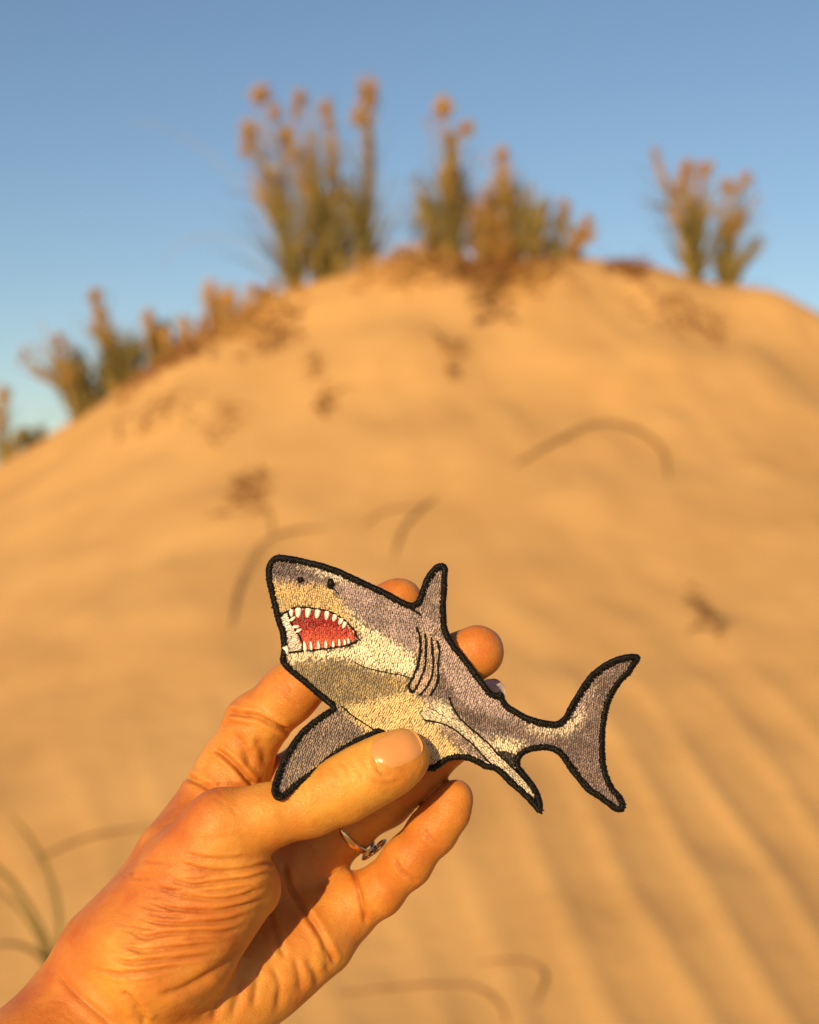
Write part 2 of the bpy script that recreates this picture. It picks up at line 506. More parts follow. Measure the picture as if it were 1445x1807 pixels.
reg('snout_stitching', z6([(60, 60), (480, 100), (640, 250), (760, 320), (880, 370), (950, 400), (960, 440), (880, 450), (830, 440), (740, 420), (640, 415), (540, 410), (450, 400), (330, 372), (220, 372), (130, 415), (60, 430)]),
    (0.26, 0.215, 0.23), (0.060, 0.05, 0.066), 0.62, 60)
reg('muzzle_stitching', z1([(100, 270), (330, 285), (480, 300), (530, 330), (585, 400), (640, 480), (690, 570), (705, 640), (650, 560), (540, 480), (360, 435), (240, 460), (190, 500), (140, 420)]),
    TAN, TAND, 0.42, 100)
reg('flank_stitching', z1([(575, 395), (620, 430), (680, 500), (740, 555), (820, 592), (900, 650), (1000, 715), (1080, 770), (1062, 840), (1035, 892), (960, 867), (860, 850), (740, 820), (660, 785), (580, 772), (450, 768), (330, 775), (245, 805), (205, 755), (270, 730), (345, 722), (470, 710), (600, 695), (715, 658), (690, 600), (640, 510), (590, 450)]),
    CREAM, (0.76, 0.68, 0.50), 0.3, 75)
reg('jaw_stitching', z1([(215, 800), (245, 800), (330, 777), (450, 769), (580, 773), (660, 786), (740, 821), (860, 851), (1000, 884), (1025, 900), (1010, 950), (870, 1012), (640, 1062), (600, 1075), (540, 1090)]),
    (0.50, 0.39, 0.20), (0.20, 0.165, 0.13), 0.55, 78)
reg('gill_stitching', z1([(1060, 560), (1195, 630), (1215, 720), (1203, 900), (1150, 1010), (1040, 992), (1012, 945), (1062, 840), (1090, 700)]),
    (0.62, 0.50, 0.38), (0.36, 0.29, 0.27), 0.4, 85)
reg('pectoral_fin_stitching', z5([(450, 330), (510, 265), (590, 275), (655, 330), (720, 420), (800, 500), (900, 580), (980, 650), (1060, 740), (1150, 820), (1250, 920), (1330, 1010), (1375, 1110), (1340, 1120), (1260, 1030), (1150, 925), (1050, 835), (950, 765), (850, 645), (760, 575), (660, 495), (560, 455), (420, 435), (395, 380)]),
    (0.82, 0.74, 0.60), (0.42, 0.36, 0.35), 0.18, 130)
reg('grey_wedge_stitching', z5([(545, 470), (660, 515), (760, 590), (850, 670), (990, 800), (930, 800), (830, 705), (740, 680), (660, 625), (570, 545)]),
    (0.34, 0.27, 0.25), (0.15, 0.12, 0.125), 0.55, 140)  # dark grey thread wedge under the pectoral fin
reg('belly_stitching', [(600, 1250), (617, 1243), (681, 1229), (720, 1212), (728, 1224), (742, 1230), (755, 1243), (745, 1262), (775, 1270), (785, 1290), (815, 1325), (840, 1338), (830, 1360), (760, 1372), (640, 1290)],
    (0.84, 0.66, 0.37), (0.58, 0.45, 0.26), 0.3, 60)
reg('rear_belly_stitching', z2([(295, 925), (335, 900), (400, 912), (480, 933), (545, 938), (505, 972), (475, 1015), (420, 995), (345, 985)]),
    (0.84, 0.78, 0.62), (0.7, 0.6, 0.45), 0.2, 100)
reg('pelvic_fin_stitching', z2([(345, 990), (400, 985), (440, 1005), (500, 1035), (510, 1100), (450, 1100)]), (0.012, 0.011, 0.01), (0.006, 0.006, 0.006), 0.5, 130)
reg('tail_stripe_stitching', z2([(520, 818), (600, 838), (660, 848), (720, 850), (775, 835), (830, 780), (880, 750), (912, 765), (895, 805), (850, 865), (770, 895), (640, 888), (550, 862)]),
    (0.80, 0.71, 0.60), (0.60, 0.50, 0.43), 0.25, 80)
reg('tail_edge_stitching', z2([(770, 810), (850, 690), (930, 580), (985, 545), (940, 640), (915, 740), (880, 760), (830, 790), (790, 830)]), (0.58, 0.50, 0.47), BROWN, 0.3, 60)
reg('tail_edge_stitching', z2([(-60, 150), (20, 250), (130, 350), (270, 560), (420, 720), (540, 790), (560, 850), (420, 800), (210, 740), (120, 690), (40, 560), (-40, 430)]), (0.52, 0.435, 0.425), (0.31, 0.25, 0.25), 0.45, 70)
reg('side_fin_stitching', [(575, 1240), (606, 1246), (672, 1296), (600, 1360), (490, 1430), (460, 1400), (500, 1320)], (0.42, 0.34, 0.255), (0.16, 0.13, 0.13), 0.5, 70)
reg('tail_stitching', [(800, 1100), (1180, 1100), (1180, 1460), (930, 1460), (880, 1300), (800, 1290), (760, 1230)], (0.29, 0.225, 0.215), (0.095, 0.074, 0.078), 0.5, 85)
reg('dorsal_fin_stitching', z1([(1060, 440), (1100, 280), (1220, 120), (1300, 150), (1270, 560), (1200, 540), (1110, 470)]), (0.42, 0.345, 0.335), (0.19, 0.155, 0.15), 0.55, 80)
reg('back_stitching', [(400, 900), (1200, 900), (1200, 1500), (400, 1500)], (0.52, 0.435, 0.43), (0.20, 0.165, 0.18), 0.45, 105)

INS = resample(inset(OUTL, 9.5), 4.0)
def region_of(x, y):
    r = np.full(len(x), -1)
    for i, g in enumerate(REG):
        m = (r < 0) & inside(g[1], x, y)
        r[m] = i
    return r

RL = np.array([[-1, .25, .15], [-.72, .8, .75], [0, 1, 1], [.72, .8, .75], [1, .25, .15]])
CS = np.array([[-1, -.35], [-.62, .72], [0, 1.0], [.62, .72], [1, -.35]])
TPL = np.array([[a, w_ * b, h_ * c] for a, w_, h_ in RL for b, c in CS])
nc = len(CS)
TPF = np.array([[i * nc + j, i * nc + j + 1, (i + 1) * nc + j + 1, (i + 1) * nc + j] for i in range(len(RL) - 1) for j in range(nc - 1)])

def frames(x, y):
    p = P3(x, y, 0); ex = P3(x + 0.5, y, 0) - P3(x - 0.5, y, 0); ey = P3(x, y - 0.5, 0) - P3(x, y + 0.5, 0)
    ex /= np.linalg.norm(ex, axis=1, keepdims=True); ey /= np.linalg.norm(ey, axis=1, keepdims=True)
    nz = np.cross(ex, ey); nz /= np.linalg.norm(nz, axis=1, keepdims=True)
    return p, ex, ey, nz
MM = 0.001; PXM = D0 / F_PX     # one photograph pixel at the patch, in metres

def stitches(x, y, ang, length, width, height, cols, lift=0.0):
    p, ex, ey, nz = frames(x, y)
    ca, sa = np.cos(ang)[:, None], np.sin(ang)[:, None]
    A = ex * ca + ey * sa; Bv = -ex * sa + ey * ca
    tilt = rng.normal(0, 0.22, (len(x), 2))
    Nn = nz + A * tilt[:, :1] + Bv * tilt[:, 1:]
    V = (p + nz * (lift * MM))[:, None, :] + TPL[None, :, 0:1] * (A * length[:, None] * PXM)[:, None, :] \
        + TPL[None, :, 1:2] * (Bv * width[:, None] * PXM)[:, None, :] + TPL[None, :, 2:3] * (Nn * (height * MM)[:, None])[:, None, :]
    F = (np.arange(len(x)) * len(TPL))[:, None, None] + TPF[None]
    C = np.repeat(cols[:, None, :], len(TPL), 1)
    return V.reshape(-1, 3), F.reshape(-1, 4)[:, ::-1], C.reshape(-1, 3)

HARD = ('lip_stitching', 'mouth_stitching', 'pelvic_fin_stitching')
GREYS = ('back_stitching', 'tail_stitching', 'tail_edge_stitching', 'dorsal_fin_stitching', 'snout_stitching', 'grey_wedge_stitching', 'side_fin_stitching', 'gill_stitching')
MAU = np.array([1.02, 0.97, 1.05])
REG = [(g_[0], g_[1], tuple(np.array(g_[2]) * MAU), tuple(np.array(g_[3]) * MAU), g_[4], g_[5]) if g_[0] in GREYS else g_ for g_ in REG]
HARDI = [i for i, g_ in enumerate(REG) if g_[0] in HARD]
MEANC = np.array([np.array(g_[2]) * (1 - g_[4]) + np.array(g_[3]) * g_[4] for g_ in REG])
DEVC = np.array([np.array(g_[2]) - np.array(g_[3]) for g_ in REG])
parts = {}
for gi, (name, poly, c0, c1, mixv, ang) in enumerate(REG):
    a = math.radians(ang)
    lo = np.maximum(poly.min(0), [455, 965]) - 10; hi = np.minimum(poly.max(0), [1145, 1450]) + 10
    cen = (lo + hi) / 2; R_ = np.hypot(*(hi - lo)) / 2 + 10
    pitch, row = (4.5, 3.4) if name in ('mouth_stitching', 'lip_stitching') else (4.7, 3.6)
    uu, vv = np.meshgrid(np.arange(-R_, R_, pitch), np.arange(-R_, R_, row))
    uu = uu + (np.arange(uu.shape[0]) % 3)[:, None] * pitch / 3
    uu, vv = uu.ravel() + rng.normal(0, .6, uu.size), vv.ravel() + rng.normal(0, .42, vv.size)
    x = cen[0] + uu * math.cos(a) - vv * math.sin(a); y = cen[1] - (uu * math.sin(a) + vv * math.cos(a))
    ok = inside(INS, x, y); x, y = x[ok], y[ok]
    if not len(x): continue
    soft = 0.6 if name in ('lip_stitching', 'mouth_stitching', 'pelvic_fin_stitching', 'pectoral_fin_stitching') else 3.2
    r = region_of(x + rng.normal(0, soft, len(x)), y + rng.normal(0, soft, len(x)))
    ok = r == gi; x, y = x[ok], y[ok]
    if not len(x): continue
    n_ = len(x)
    t = np.clip(mixv + 0.9 * vnoise2(x / 26, y / 20, 20 + gi) + rng.normal(0, .28, n_), 0, 1)
    if name == 'mouth_stitching':
        g = np.clip((1117 - y) / 36 + 0.5, 0, 1); t = np.clip(g + rng.normal(0, .18, n_), 0, 1)
    if name == 'lip_stitching':
        t = np.clip((y - 1095) / 50 + rng.normal(0, .2, n_), 0, 1)
    if name == 'jaw_stitching':
        t = np.clip(t + 0.35 * np.exp(-((x - 590) / 45) ** 2) - 0.35 * sstep(640, 720, x), 0, 1)
    if name == 'muzzle_stitching':
        t = np.clip(t - 0.3 * sstep(545, 610, x), 0, 1)
    if name == 'back_stitching':
        t = np.clip(t + 0.35 * np.exp(-(dist_poly(z1([(560, 330), (700, 520), (880, 650), (1050, 720)]), x, y, False)[0] / 14) ** 2) - 0.2 * sstep(640, 590, x), 0, 1)
    if name == 'tail_stitching':
        t = np.clip(t + 0.2 * np.exp(-((x - 850) / 30) ** 2 - ((y - 1280) / 25) ** 2), 0, 1)
    if name in HARD:
        col = np.array(c0)[None] * (1 - t)[:, None] + np.array(c1)[None] * t[:, None]
    else:       # thread colours are interleaved, so areas blend into one another
        mc = np.zeros((n_, 3)); dc = np.zeros((n_, 3)); K_ = 8
        for _ in range(K_):
            rr_ = region_of(x + rng.normal(0, 5.5, n_), y + rng.normal(0, 5.5, n_))
            rr_ = np.where(np.isin(rr_, HARDI) | (rr_ < 0), gi, rr_)
            mc += MEANC[rr_]; dc += DEVC[rr_]
        col = mc / K_ + ((mixv - t) * 0.8)[:, None] * dc / K_
    col = col * (1.06 + rng.normal(0, .08, n_))[:, None]
    b = parts.setdefault(name, [[], [], [], 0])
    v_, f_, c_ = stitches(x, y, a + rng.normal(0, .2, n_), 2.85 + rng.normal(0, .35, n_), 2.0 + rng.normal(0, .22, n_), np.maximum(0.58 + rng.normal(0, .12, n_), 0.25), np.clip(col, 0.003, 0.95))
    b[0].append(v_); b[1].append(f_ + b[3]); b[2].append(c_); b[3] += len(v_)
for name, b in parts.items():
    o = mesh(name, np.concatenate(b[0]), np.concatenate(b[1]), M_THREAD, patch, True, np.concatenate(b[2]))
    o['kind'] = 'stuff'

# the radial stitches of the black edge
si = np.arange(0, n_p, 3.6).astype(int); si = si[si < n_p]
bx, by = path[si, 0] + rng.normal(0, .5, len(si)), path[si, 1] + rng.normal(0, .5, len(si))
ba = np.arctan2(-nn[si, 1], nn[si, 0]) + rng.normal(0, .20, len(si))
for dx_, ln_ in ((0.2, 5.5), (2.2, 3.8)):
    q = np.stack([bx, by], -1) + nn[si] * (dx_ + rng.normal(0, .5, len(si)))[:, None]
    v_, f_, c_ = stitches(q[:, 0], q[:, 1], ba + (0.5 if dx_ > 0 else 0) * rng.normal(0, .6, len(si)), ln_ + rng.normal(0, .3, len(si)), 1.75 + rng.normal(0, .2, len(si)), 0.55 + rng.normal(0, .12, len(si)), np.full((len(si), 3), .008), 0.62)
    o = mesh('edge_stitching', v_, f_, M_BLACK, border); o['kind'] = 'stuff'

# drawn lines of thin black thread
def thread_line(name, pts, w=1.7, h=1.15, parent=patch):
    p = resample(np.array(spline(pts, len(pts) * 8)), 0.9, closed=False)
    s = np.arange(len(p)) * 0.9
    wv = 1.2 * w * (1 + 0.16 * np.sin(s / 4.0 * 2 * math.pi)) * np.clip(np.minimum(s, s[-1] - s) / 4 + 0.45, 0, 1)
    t = np.gradient(p, axis=0); t /= np.linalg.norm(t, axis=1, keepdims=True) + 1e-9
    nv = np.stack([-t[:, 1], t[:, 0]], -1)
    jg = vnoise2(s / 4, s * 0 + len(pts), 3) * 0.9
    pr = [(-1, -.3), (-.7, .62), (0, 1), (.7, .62), (1, -.3)]
    V = []
    for a_, h_ in pr:
        q = p + nv * (a_ * wv + jg)[:, None]
        V.append(P3(q[:, 0], q[:, 1], h_ * h * (1 + 0.12 * np.sin(s / 4.0 * 2 * math.pi))))
    V = np.stack(V, 1).reshape(-1, 3); k = len(pr)
    F = [(i * k + j, i * k + j + 1, (i + 1) * k + j + 1, (i + 1) * k + j) for i in range(len(p) - 1) for j in range(k - 1)]
    return mesh(name, V, F, M_BLACK, parent)
thread_line('mouth_line', z6([(250, 860), (290, 810), (350, 780), (430, 742), (540, 735), (700, 755), (830, 775), (960, 830), (1080, 915), (1180, 1015), (1230, 1120), (1275, 1160)]), 1.6)
thread_line('mouth_line', z6([(330, 1310), (400, 1305), (520, 1292), (700, 1275), (900, 1252), (1080, 1224), (1190, 1190), (1235, 1150)]), 1.7)
thread_line('lip_line', z6([(345, 790), (365, 870), (395, 950), (450, 1040), (500, 1120), (530, 1200), (528, 1290)]), 1.8)
thread_line('gill_line', z1([(1062, 565), (1085, 620), (1090, 700), (1080, 780), (1060, 840), (1040, 890), (1015, 945), (1040, 990)]), 2.2)
thread_line('gill_line', z1([(1120, 605), (1126, 700), (1122, 800), (1110, 850), (1080, 920), (1045, 985)]), 1.9)
thread_line('gill_line', z1([(1160, 630), (1166, 720), (1172, 800), (1162, 880), (1130, 950), (1082, 1003)]), 1.9)
thread_line('gill_line', z1([(1195, 650), (1211, 720), (1203, 800), (1203, 880), (1192, 940), (1148, 1005)]), 1.9)
thread_line('fin_line', z1([(1020, 445), (1055, 463), (1095, 492)]), 2.0)
thread_line('fin_line', z5([(640, 240), (660, 310), (720, 410), (800, 490), (900, 575), (980, 645), (1060, 735), (1150, 815), (1240, 905), (1310, 985)]), 1.6)
thread_line('fin_line', z5([(420, 435), (480, 445), (560, 462), (660, 502), (760, 580), (850, 655), (950, 770), (1040, 845)]), 1.5)
thread_line('fin_line', z5([(455, 325), (520, 360), (600, 408)]), 0.7, 0.8)
thread_line('fin_line', z1([(585, 1065), (620, 1100), (700, 1160), (795, 1220)]), 1.3)
thread_line('jaw_line', z1([(660, 787), (740, 822), (860, 853), (960, 870), (1025, 890)]), 0.9)
thread_line('brow_line', z1([(525, 305), (548, 332), (570, 362)]), 1.1, 0.95)

# teeth: little satin stitched wedges
M_TOOTH = thread_mat('white_thread', False, (0.90, 0.88, 0.84), 0.4, 0.1)
def tooth(base, tip, w):
    base = np.array(base); tip = np.array(tip); ax = tip - base; ln = np.hypot(*ax); ax = ax / ln; sd = np.array([-ax[1], ax[0]])
    rows = [(-.15, .7, .25), (.0, 1.05, .8), (.3, 1.1, 1), (.62, .98, .95), (.9, .7, .7), (1.05, .3, .2)]
    V = []
    for t_, ww, hh in rows:
        for a_, c_ in ((-1, -.2), (-.6, .75), (0, 1), (.6, .75), (1, -.2)):
            q = base + ax * ln * t_ + sd * w * .5 * ww * a_
            V.append(P3(q[0], q[1], 0.5 + 0.85 * hh * c_))
    F = [(i * 5 + j, i * 5 + j + 1, (i + 1) * 5 + j + 1, (i + 1) * 5 + j) for i in range(5) for j in range(4)]
    return mesh('tooth', V, F, M_TOOTH, patch)
Z6 = lambda u, v: z6([(u, v)])[0]
for bx, by, tx, ty, w in [(385, 765, 392, 850, 52), (480, 745, 478, 860, 66), (608, 755, 596, 862, 62), (730, 770, 716, 872, 62), (850, 790, 838, 890, 58), (955, 830, 928, 912, 54),
                          (1040, 880, 1000, 950, 50), (1085, 925, 1050, 1000, 50),
                          (375, 905, 440, 860, 40), (410, 990, 490, 978, 40), (455, 1050, 520, 1015, 40),
                          (568, 1288, 552, 1175, 48), (648, 1275, 636, 1175, 36), (742, 1258, 732, 1165, 38), (836, 1250, 830, 1160, 38), (928, 1240, 926, 1165, 34), (1008, 1225, 1000, 1145, 34), (1076, 1210, 1066, 1145, 34), (1128, 1190, 1112, 1130, 34)]:
    tooth(Z6(bx, by), Z6(tx, ty), w * 1.12 / 7.225)
tooth(Z6(300, 1235), Z6(345, 1330), 74 / 7.225)

def knot(name, cx, cy, rx, ry, hgt, mat=M_BLACK):
    V = []; ns, nr = 14, 5
    for i in range(nr):
        ph = i / (nr - 1) * math.pi / 2
        for j in range(ns):
            a_ = 2 * math.pi * j / ns; rr = math.cos(ph) * (1 + 0.07 * math.sin(5 * a_ + i))
            V.append(P3(cx + rx * rr * math.cos(a_), cy + ry * rr * math.sin(a_), 0.1 + hgt * math.sin(ph)))
    F = [(i * ns + j, i * ns + (j + 1) % ns, (i + 1) * ns + (j + 1) % ns, (i + 1) * ns + j) for i in range(nr - 1) for j in range(ns)]
    return mesh(name, V, F, mat, patch)
e = Z6(892, 435); knot('eye', e[0], e[1], 7.0, 10.5, 1.25)
e = Z6(508, 388); knot('nostril', e[0], e[1], 6.2, 6.0, 1.1)

# ------------------------------------------------------------------ the hand (implicit surface, meshed and refined)
def H(px, py, dd):
    """millimetres, camera at the origin, x right, y away, z up"""
    d = D0 * 1000 - dd
    return np.array([(px - CX) / F_PX * d, d, -(py - CY) / F_PX * d])

def rcone(p, a, b, r1, r2, flat=None):
    """round cone; flat = (direction, factor) squeezes the cross-section"""
    if flat is not None:
        n_, s_ = flat
        n_ = np.asarray(n_, float); n_ = (n_ / np.linalg.norm(n_)).astype(np.float32)
        mid = (a + b) / 2
        f = (1 / s_ - 1)
        p = p + ((p - mid) @ n_)[:, None] * n_[None] * f
        a = a + ((a - mid) @ n_) * n_ * f
        b = b + ((b - mid) @ n_) * n_ * f
    a = a.astype(np.float32); ba = (b - a).astype(np.float32); l2 = ba @ ba
    pa = p.astype(np.float32) - a
    t = np.clip((pa @ ba) / l2, 0, 1)
    pa -= t[:, None] * ba
    d = np.sqrt(np.einsum('ij,ij->i', pa, pa))
    return (d - (r1 + (r2 - r1) * t)) * (flat[1] ** 0.5 if flat is not None else 1.0)

def smin(a, b, k):
    h = np.maximum(k - np.abs(a - b), 0) / k
    return np.minimum(a, b) - h * h * k * 0.25

def chain(pts, k=2.0, flat=None):
    """pts: (px, py, dd, r) ... a finger as joined round cones with fuller joints"""
    q = [(H(*p[:3]), p[3]) for p in pts]
    return ('chain', [(q[i][0], q[i + 1][0], q[i][1], q[i + 1][1], flat) for i in range(len(q) - 1)], k)

def ev(g, p):
    d = None
    for a, b, r1, r2, fl in g[1]:
        s = rcone(p, a, b, r1, r2, fl)
        d = s if d is None else smin(d, s, g[2])
    return d

PALM = ('palm', [], 9.0)
def pc(a, b, fl=None):
    PALM[1].append((H(*a[:3]), H(*b[:3]), a[3], b[3], fl))
# metacarpals
pc((150, 1745, 2, 11.5), (410, 1362, -16, 9.5))
pc((190, 1790, -4, 12), (462, 1420, -25, 9.5))
pc((230, 1830, -4, 12), (545, 1510, -29, 9.2))
pc((270, 1860, 0, 12), (602, 1606, -23, 9.0))
# heel of the hand on the little-finger side
pc((300, 1850, 6, 14), (560, 1665, -16, 9.5))
# wrist and forearm
pc((205, 1800, 4, 19), (110, 1900, 14, 20), ((0.35, 1, 0.2), 0.86))
PALM[1].append((H(150, 1850, 8), np.array([-207., 256., -230.]), 22.0, 29.5, None))
# thumb side
THENAR = ('thenar', [], 7.0)
def tcn(a, b, fl=None):
    THENAR[1].append((H(*a[:3]), H(*b[:3]), a[3], b[3], fl))
tcn((205, 1690, 6, 15.5), (385, 1468, 12, 9.4))
tcn((275, 1690, 14, 17), (415, 1535, 12, 9.5))
tcn((330, 1660, 10, 15), (440, 1570, 4, 8.5))
# web of skin between thumb and forefinger
WEB = ('web', [(H(300, 1500, 0), H(400, 1415, -8), 8.0, 5.0, None)], 5.0)

THUMB = chain([(330, 1535, 12, 10.0), (396, 1458, 13, 9.3), (470, 1440, 12.5, 8.1), (545, 1420, 11, 8.0), (608, 1392, 9.5, 8.5), (655, 1366, 8.2, 8.5), (694, 1345, 7.4, 7.9), (712, 1335, 7.0, 7.1)], 4.0)
FINGERS = [
    chain([(410, 1362, -16, 9.5), (450, 1280, -15, 8.8), (510, 1225, -13, 8.0), (575, 1168, -11.5, 7.9), (640, 1112, -9.5, 7.2), (690, 1073, -8.8, 6.9), (706, 1061, -8.6, 6.6)], 3.0),
    chain([(462, 1420, -25, 9.5), (560, 1345, -21, 8.4), (655, 1280, -16, 8.2), (745, 1212, -11.5, 7.5), (808, 1168, -9.6, 7.6), (842, 1150, -9.2, 7.7)], 3.0),
    chain([(545, 1510, -29, 9.2), (607, 1461, -26, 8.3), (675, 1412, -22, 8.0), (735, 1362, -17, 7.8), (795, 1300, -12.5, 7.0), (838, 1254, -10.5, 6.6), (850, 1244, -10.2, 6.1)], 3.0),
    chain([(602, 1606, -23, 9.0), (666, 1574, -18, 7.3), (718, 1521, -14, 7.1), (764, 1465, -12, 6.6), (790, 1431, -11, 5.9), (803, 1408, -11, 5.1)], 3.0),
]
GROUPS = [PALM, THENAR, THUMB] + FINGERS

def hand_sdf(p):
    p = p.astype(np.float32)
    P = smin(ev(PALM, p), ev(THENAR, p), 8.0)
    P = smin(P, ev(WEB, p), 7.0)
    d = smin(P, ev(THUMB, p), 5.0)
    for g in FINGERS:
        d = smin(d, smin(P, ev(g, p), 6.0), 0.35)
    return d

STEP = 1.6
lo = np.array([-242., 222., -264.]); hi = np.array([42., 466., -8.])
dims = np.ceil((hi - lo) / STEP).astype(int) + 1
ax_ = [lo[i] + np.arange(dims[i]) * STEP for i in range(3)]
S = np.empty(dims, np.float32)
for i in range(dims[0]):           # slab by slab
    yy, zz = np.meshgrid(ax_[1], ax_[2], indexing='ij')
    p = np.stack([np.full(yy.size, ax_[0][i]), yy.ravel(), zz.ravel()], -1)
    # cheap cull: far from the arm's axis nothing happens
    S[i] = 60.0
    t = np.clip(((p - H(700, 1250, -5)) @ (np.array([-207., 256., -230.]) - H(700, 1250, -5))) / np.sum((np.array([-207., 256., -230.]) - H(700, 1250, -5)) ** 2), 0, 1)
    dax = np.linalg.norm(p - H(700, 1250, -5) - t[:, None] * (np.array([-207., 256., -230.]) - H(700, 1250, -5))[None], axis=1)
    m = dax < 72
    if m.any():
        fl = S[i].ravel(); fl[m] = hand_sdf(p[m]); S[i] = fl.reshape(S[i].shape)

def surface_nets(S, lo, step):
    c = [(0, 0, 0), (1, 0, 0), (0, 1, 0), (1, 1, 0), (0, 0, 1), (1, 0, 1), (0, 1, 1), (1, 1, 1)]
    sh = np.array(S.shape) - 1
    neg = S < 0
    cnt = sum(neg[a:a + sh[0], b:b + sh[1], d:d + sh[2]].astype(np.int8) for a, b, d in c)
    act = (cnt > 0) & (cnt < 8)
    I = np.argwhere(act)
    vid = np.full(act.shape, -1, np.int64); vid[act] = np.arange(len(I))
    vals = np.stack([S[I[:, 0] + a, I[:, 1] + b, I[:, 2] + d] for a, b, d in c], 1)
    cc = np.array(c, float); acc = np.zeros((len(I), 3)); n = np.zeros(len(I))
    for i in range(8):
        for j in range(i + 1, 8):
            if np.abs(cc[i] - cc[j]).sum() == 1:
                m = (vals[:, i] < 0) != (vals[:, j] < 0)
                t = np.where(m, vals[:, i] / (vals[:, i] - vals[:, j] + 1e-12), 0)
                acc += np.where(m[:, None], cc[i] + (cc[j] - cc[i]) * t[:, None], 0); n += m
    V = lo + (I + acc / n[:, None]) * step
    F = []
    for axis in range(3):
        a1, a2 = (axis + 1) % 3, (axis + 2) % 3
        s0 = [slice(None)] * 3; s1 = [slice(None)] * 3
        s0[axis] = slice(0, -1); s1[axis] = slice(1, None)
        cr = neg[tuple(s0)] != neg[tuple(s1)]
        E = np.argwhere(cr)
        E = E[(E[:, a1] > 0) & (E[:, a2] > 0) & (E[:, a1] < S.shape[a1] - 1) & (E[:, a2] < S.shape[a2] - 1)]
        u = np.zeros(3, int); u[a1] = 1; w = np.zeros(3, int); w[a2] = 1
        g = lambda q: vid[q[:, 0], q[:, 1], q[:, 2]]
        q = np.stack([g(E - u - w), g(E - w), g(E), g(E - u)], 1)
        flip = ~neg[E[:, 0], E[:, 1], E[:, 2]]
        q[flip] = q[flip][:, ::-1]
        F.append(q)
    return V, np.concatenate(F)

def subdivide(V, F):
    n = len(V)
    e = np.stack([F, np.roll(F, -1, 1)], -1).reshape(-1, 2); e.sort(1)
    key = e[:, 0] * n + e[:, 1]
    uq, inv = np.unique(key, return_inverse=True)
    ev_ = (V[uq // n] + V[uq % n]) / 2
    fv = V[F].mean(1)
    m = inv.reshape(-1, 4) + n; c = np.arange(len(F)) + n + len(uq)
    Q = [np.stack([F[:, k], m[:, k], c, m[:, k - 1]], 1) for k in range(4)]
    return np.vstack([V, ev_, fv]), np.concatenate(Q)

def sdf_grad(V):
    h = 0.12
    o = np.eye(3) * h
    d = hand_sdf(V)
    return np.stack([hand_sdf(V + o[i]) - d for i in range(3)], 1) / h, d

def project(V, it):
    for _ in range(it):
        g, d = sdf_grad(V)
        V = V - np.clip(d / (np.sum(g * g, 1) + 1e-6), -1.5, 1.5)[:, None] * g
    return V

def relax(V, F, w=0.5):
    s = np.zeros_like(V); n = np.zeros(len(V))
    for k in range(4):
        for j in (-1, 1):
            np.add.at(s, F[:, k], V[F[:, (k + j) % 4]]); np.add.at(n, F[:, k], 1)
    return V + w * (s / n[:, None] - V)

HV, HF = surface_nets(S, lo, STEP)
HV = project(relax(HV, HF), 1)
HV, HF = subdivide(HV, HF)
HV = project(relax(HV, HF), 1)
HV, HF = subdivide(HV, HF)
HV = relax(HV, HF, 0.4)
g, d = sdf_grad(HV)
HV = HV - np.clip(d / (np.sum(g * g, 1) + 1e-6), -1.5, 1.5)[:, None] * g
HN = g / (np.linalg.norm(g, axis=1, keepdims=True) + 1e-9)
grp = np.argmin(np.stack([ev(q, HV) for q in GROUPS], 1), 1)     # 0 palm 1 thenar 2 thumb 3.. fingers
PXY = np.stack([CX + HV[:, 0] / HV[:, 1] * F_PX, CY - HV[:, 2] / HV[:, 1] * F_PX], 1)
view = -HV / np.linalg.norm(HV, axis=1, keepdims=True)
facing = np.sum(HN * view, 1)
DD = D0 * 1000 - HV[:, 1]

disp = np.zeros(len(HV))
TINT = np.ones((len(HV), 3))
disp += 0.55 * vnoise3(HV / 8.0, 1) + 0.12 * vnoise3(HV / 2.6, 2) + 0.05 * vnoise3(HV / 1.1, 3)

def z4(l): return [(u / 2.2231, 1250 + v / 2.2231) for u, v in l]
def crease(pts, depth, w, groups, ends=0.12, bulge=0.35, red=0.0, ddmin=-99, ddmax=99):
    p = np.array(spline(pts, len(pts) * 5))
    lo_ = p.min(0) - 6 * w - 4; hi_ = p.max(0) + 6 * w + 4
    m = (PXY > lo_).all(1) & (PXY < hi_).all(1) & np.isin(grp, groups) & (facing > -0.1) & (DD > ddmin) & (DD < ddmax)
    ii = np.nonzero(m)[0]
    if not len(ii): return
    d, al = dist_poly(p, PXY[ii, 0], PXY[ii, 1], False)
    tp = sstep(0, ends, al) * sstep(0, ends, 1 - al) if ends else 1.0
    fade = sstep(-0.1, 0.25, facing[ii])
    tp = tp * (0.75 + 0.5 * (vnoise2(al * 9, al * 0 + depth * 7, 4) + 0.5)) * fade
    disp[ii] += tp * (-depth * np.exp(-(d / w) ** 2) + bulge * depth * np.exp(-((d - 2.3 * w) / (1.4 * w)) ** 2))
    if red:
        k_ = red * tp * np.exp(-(d / (1.5 * w)) ** 2)  # redder crease lines, with their shade put into the tint
        TINT[ii] *= 1 - k_[:, None] * np.array([0.16, 0.34, 0.38])

TH = [0, 1, 2]
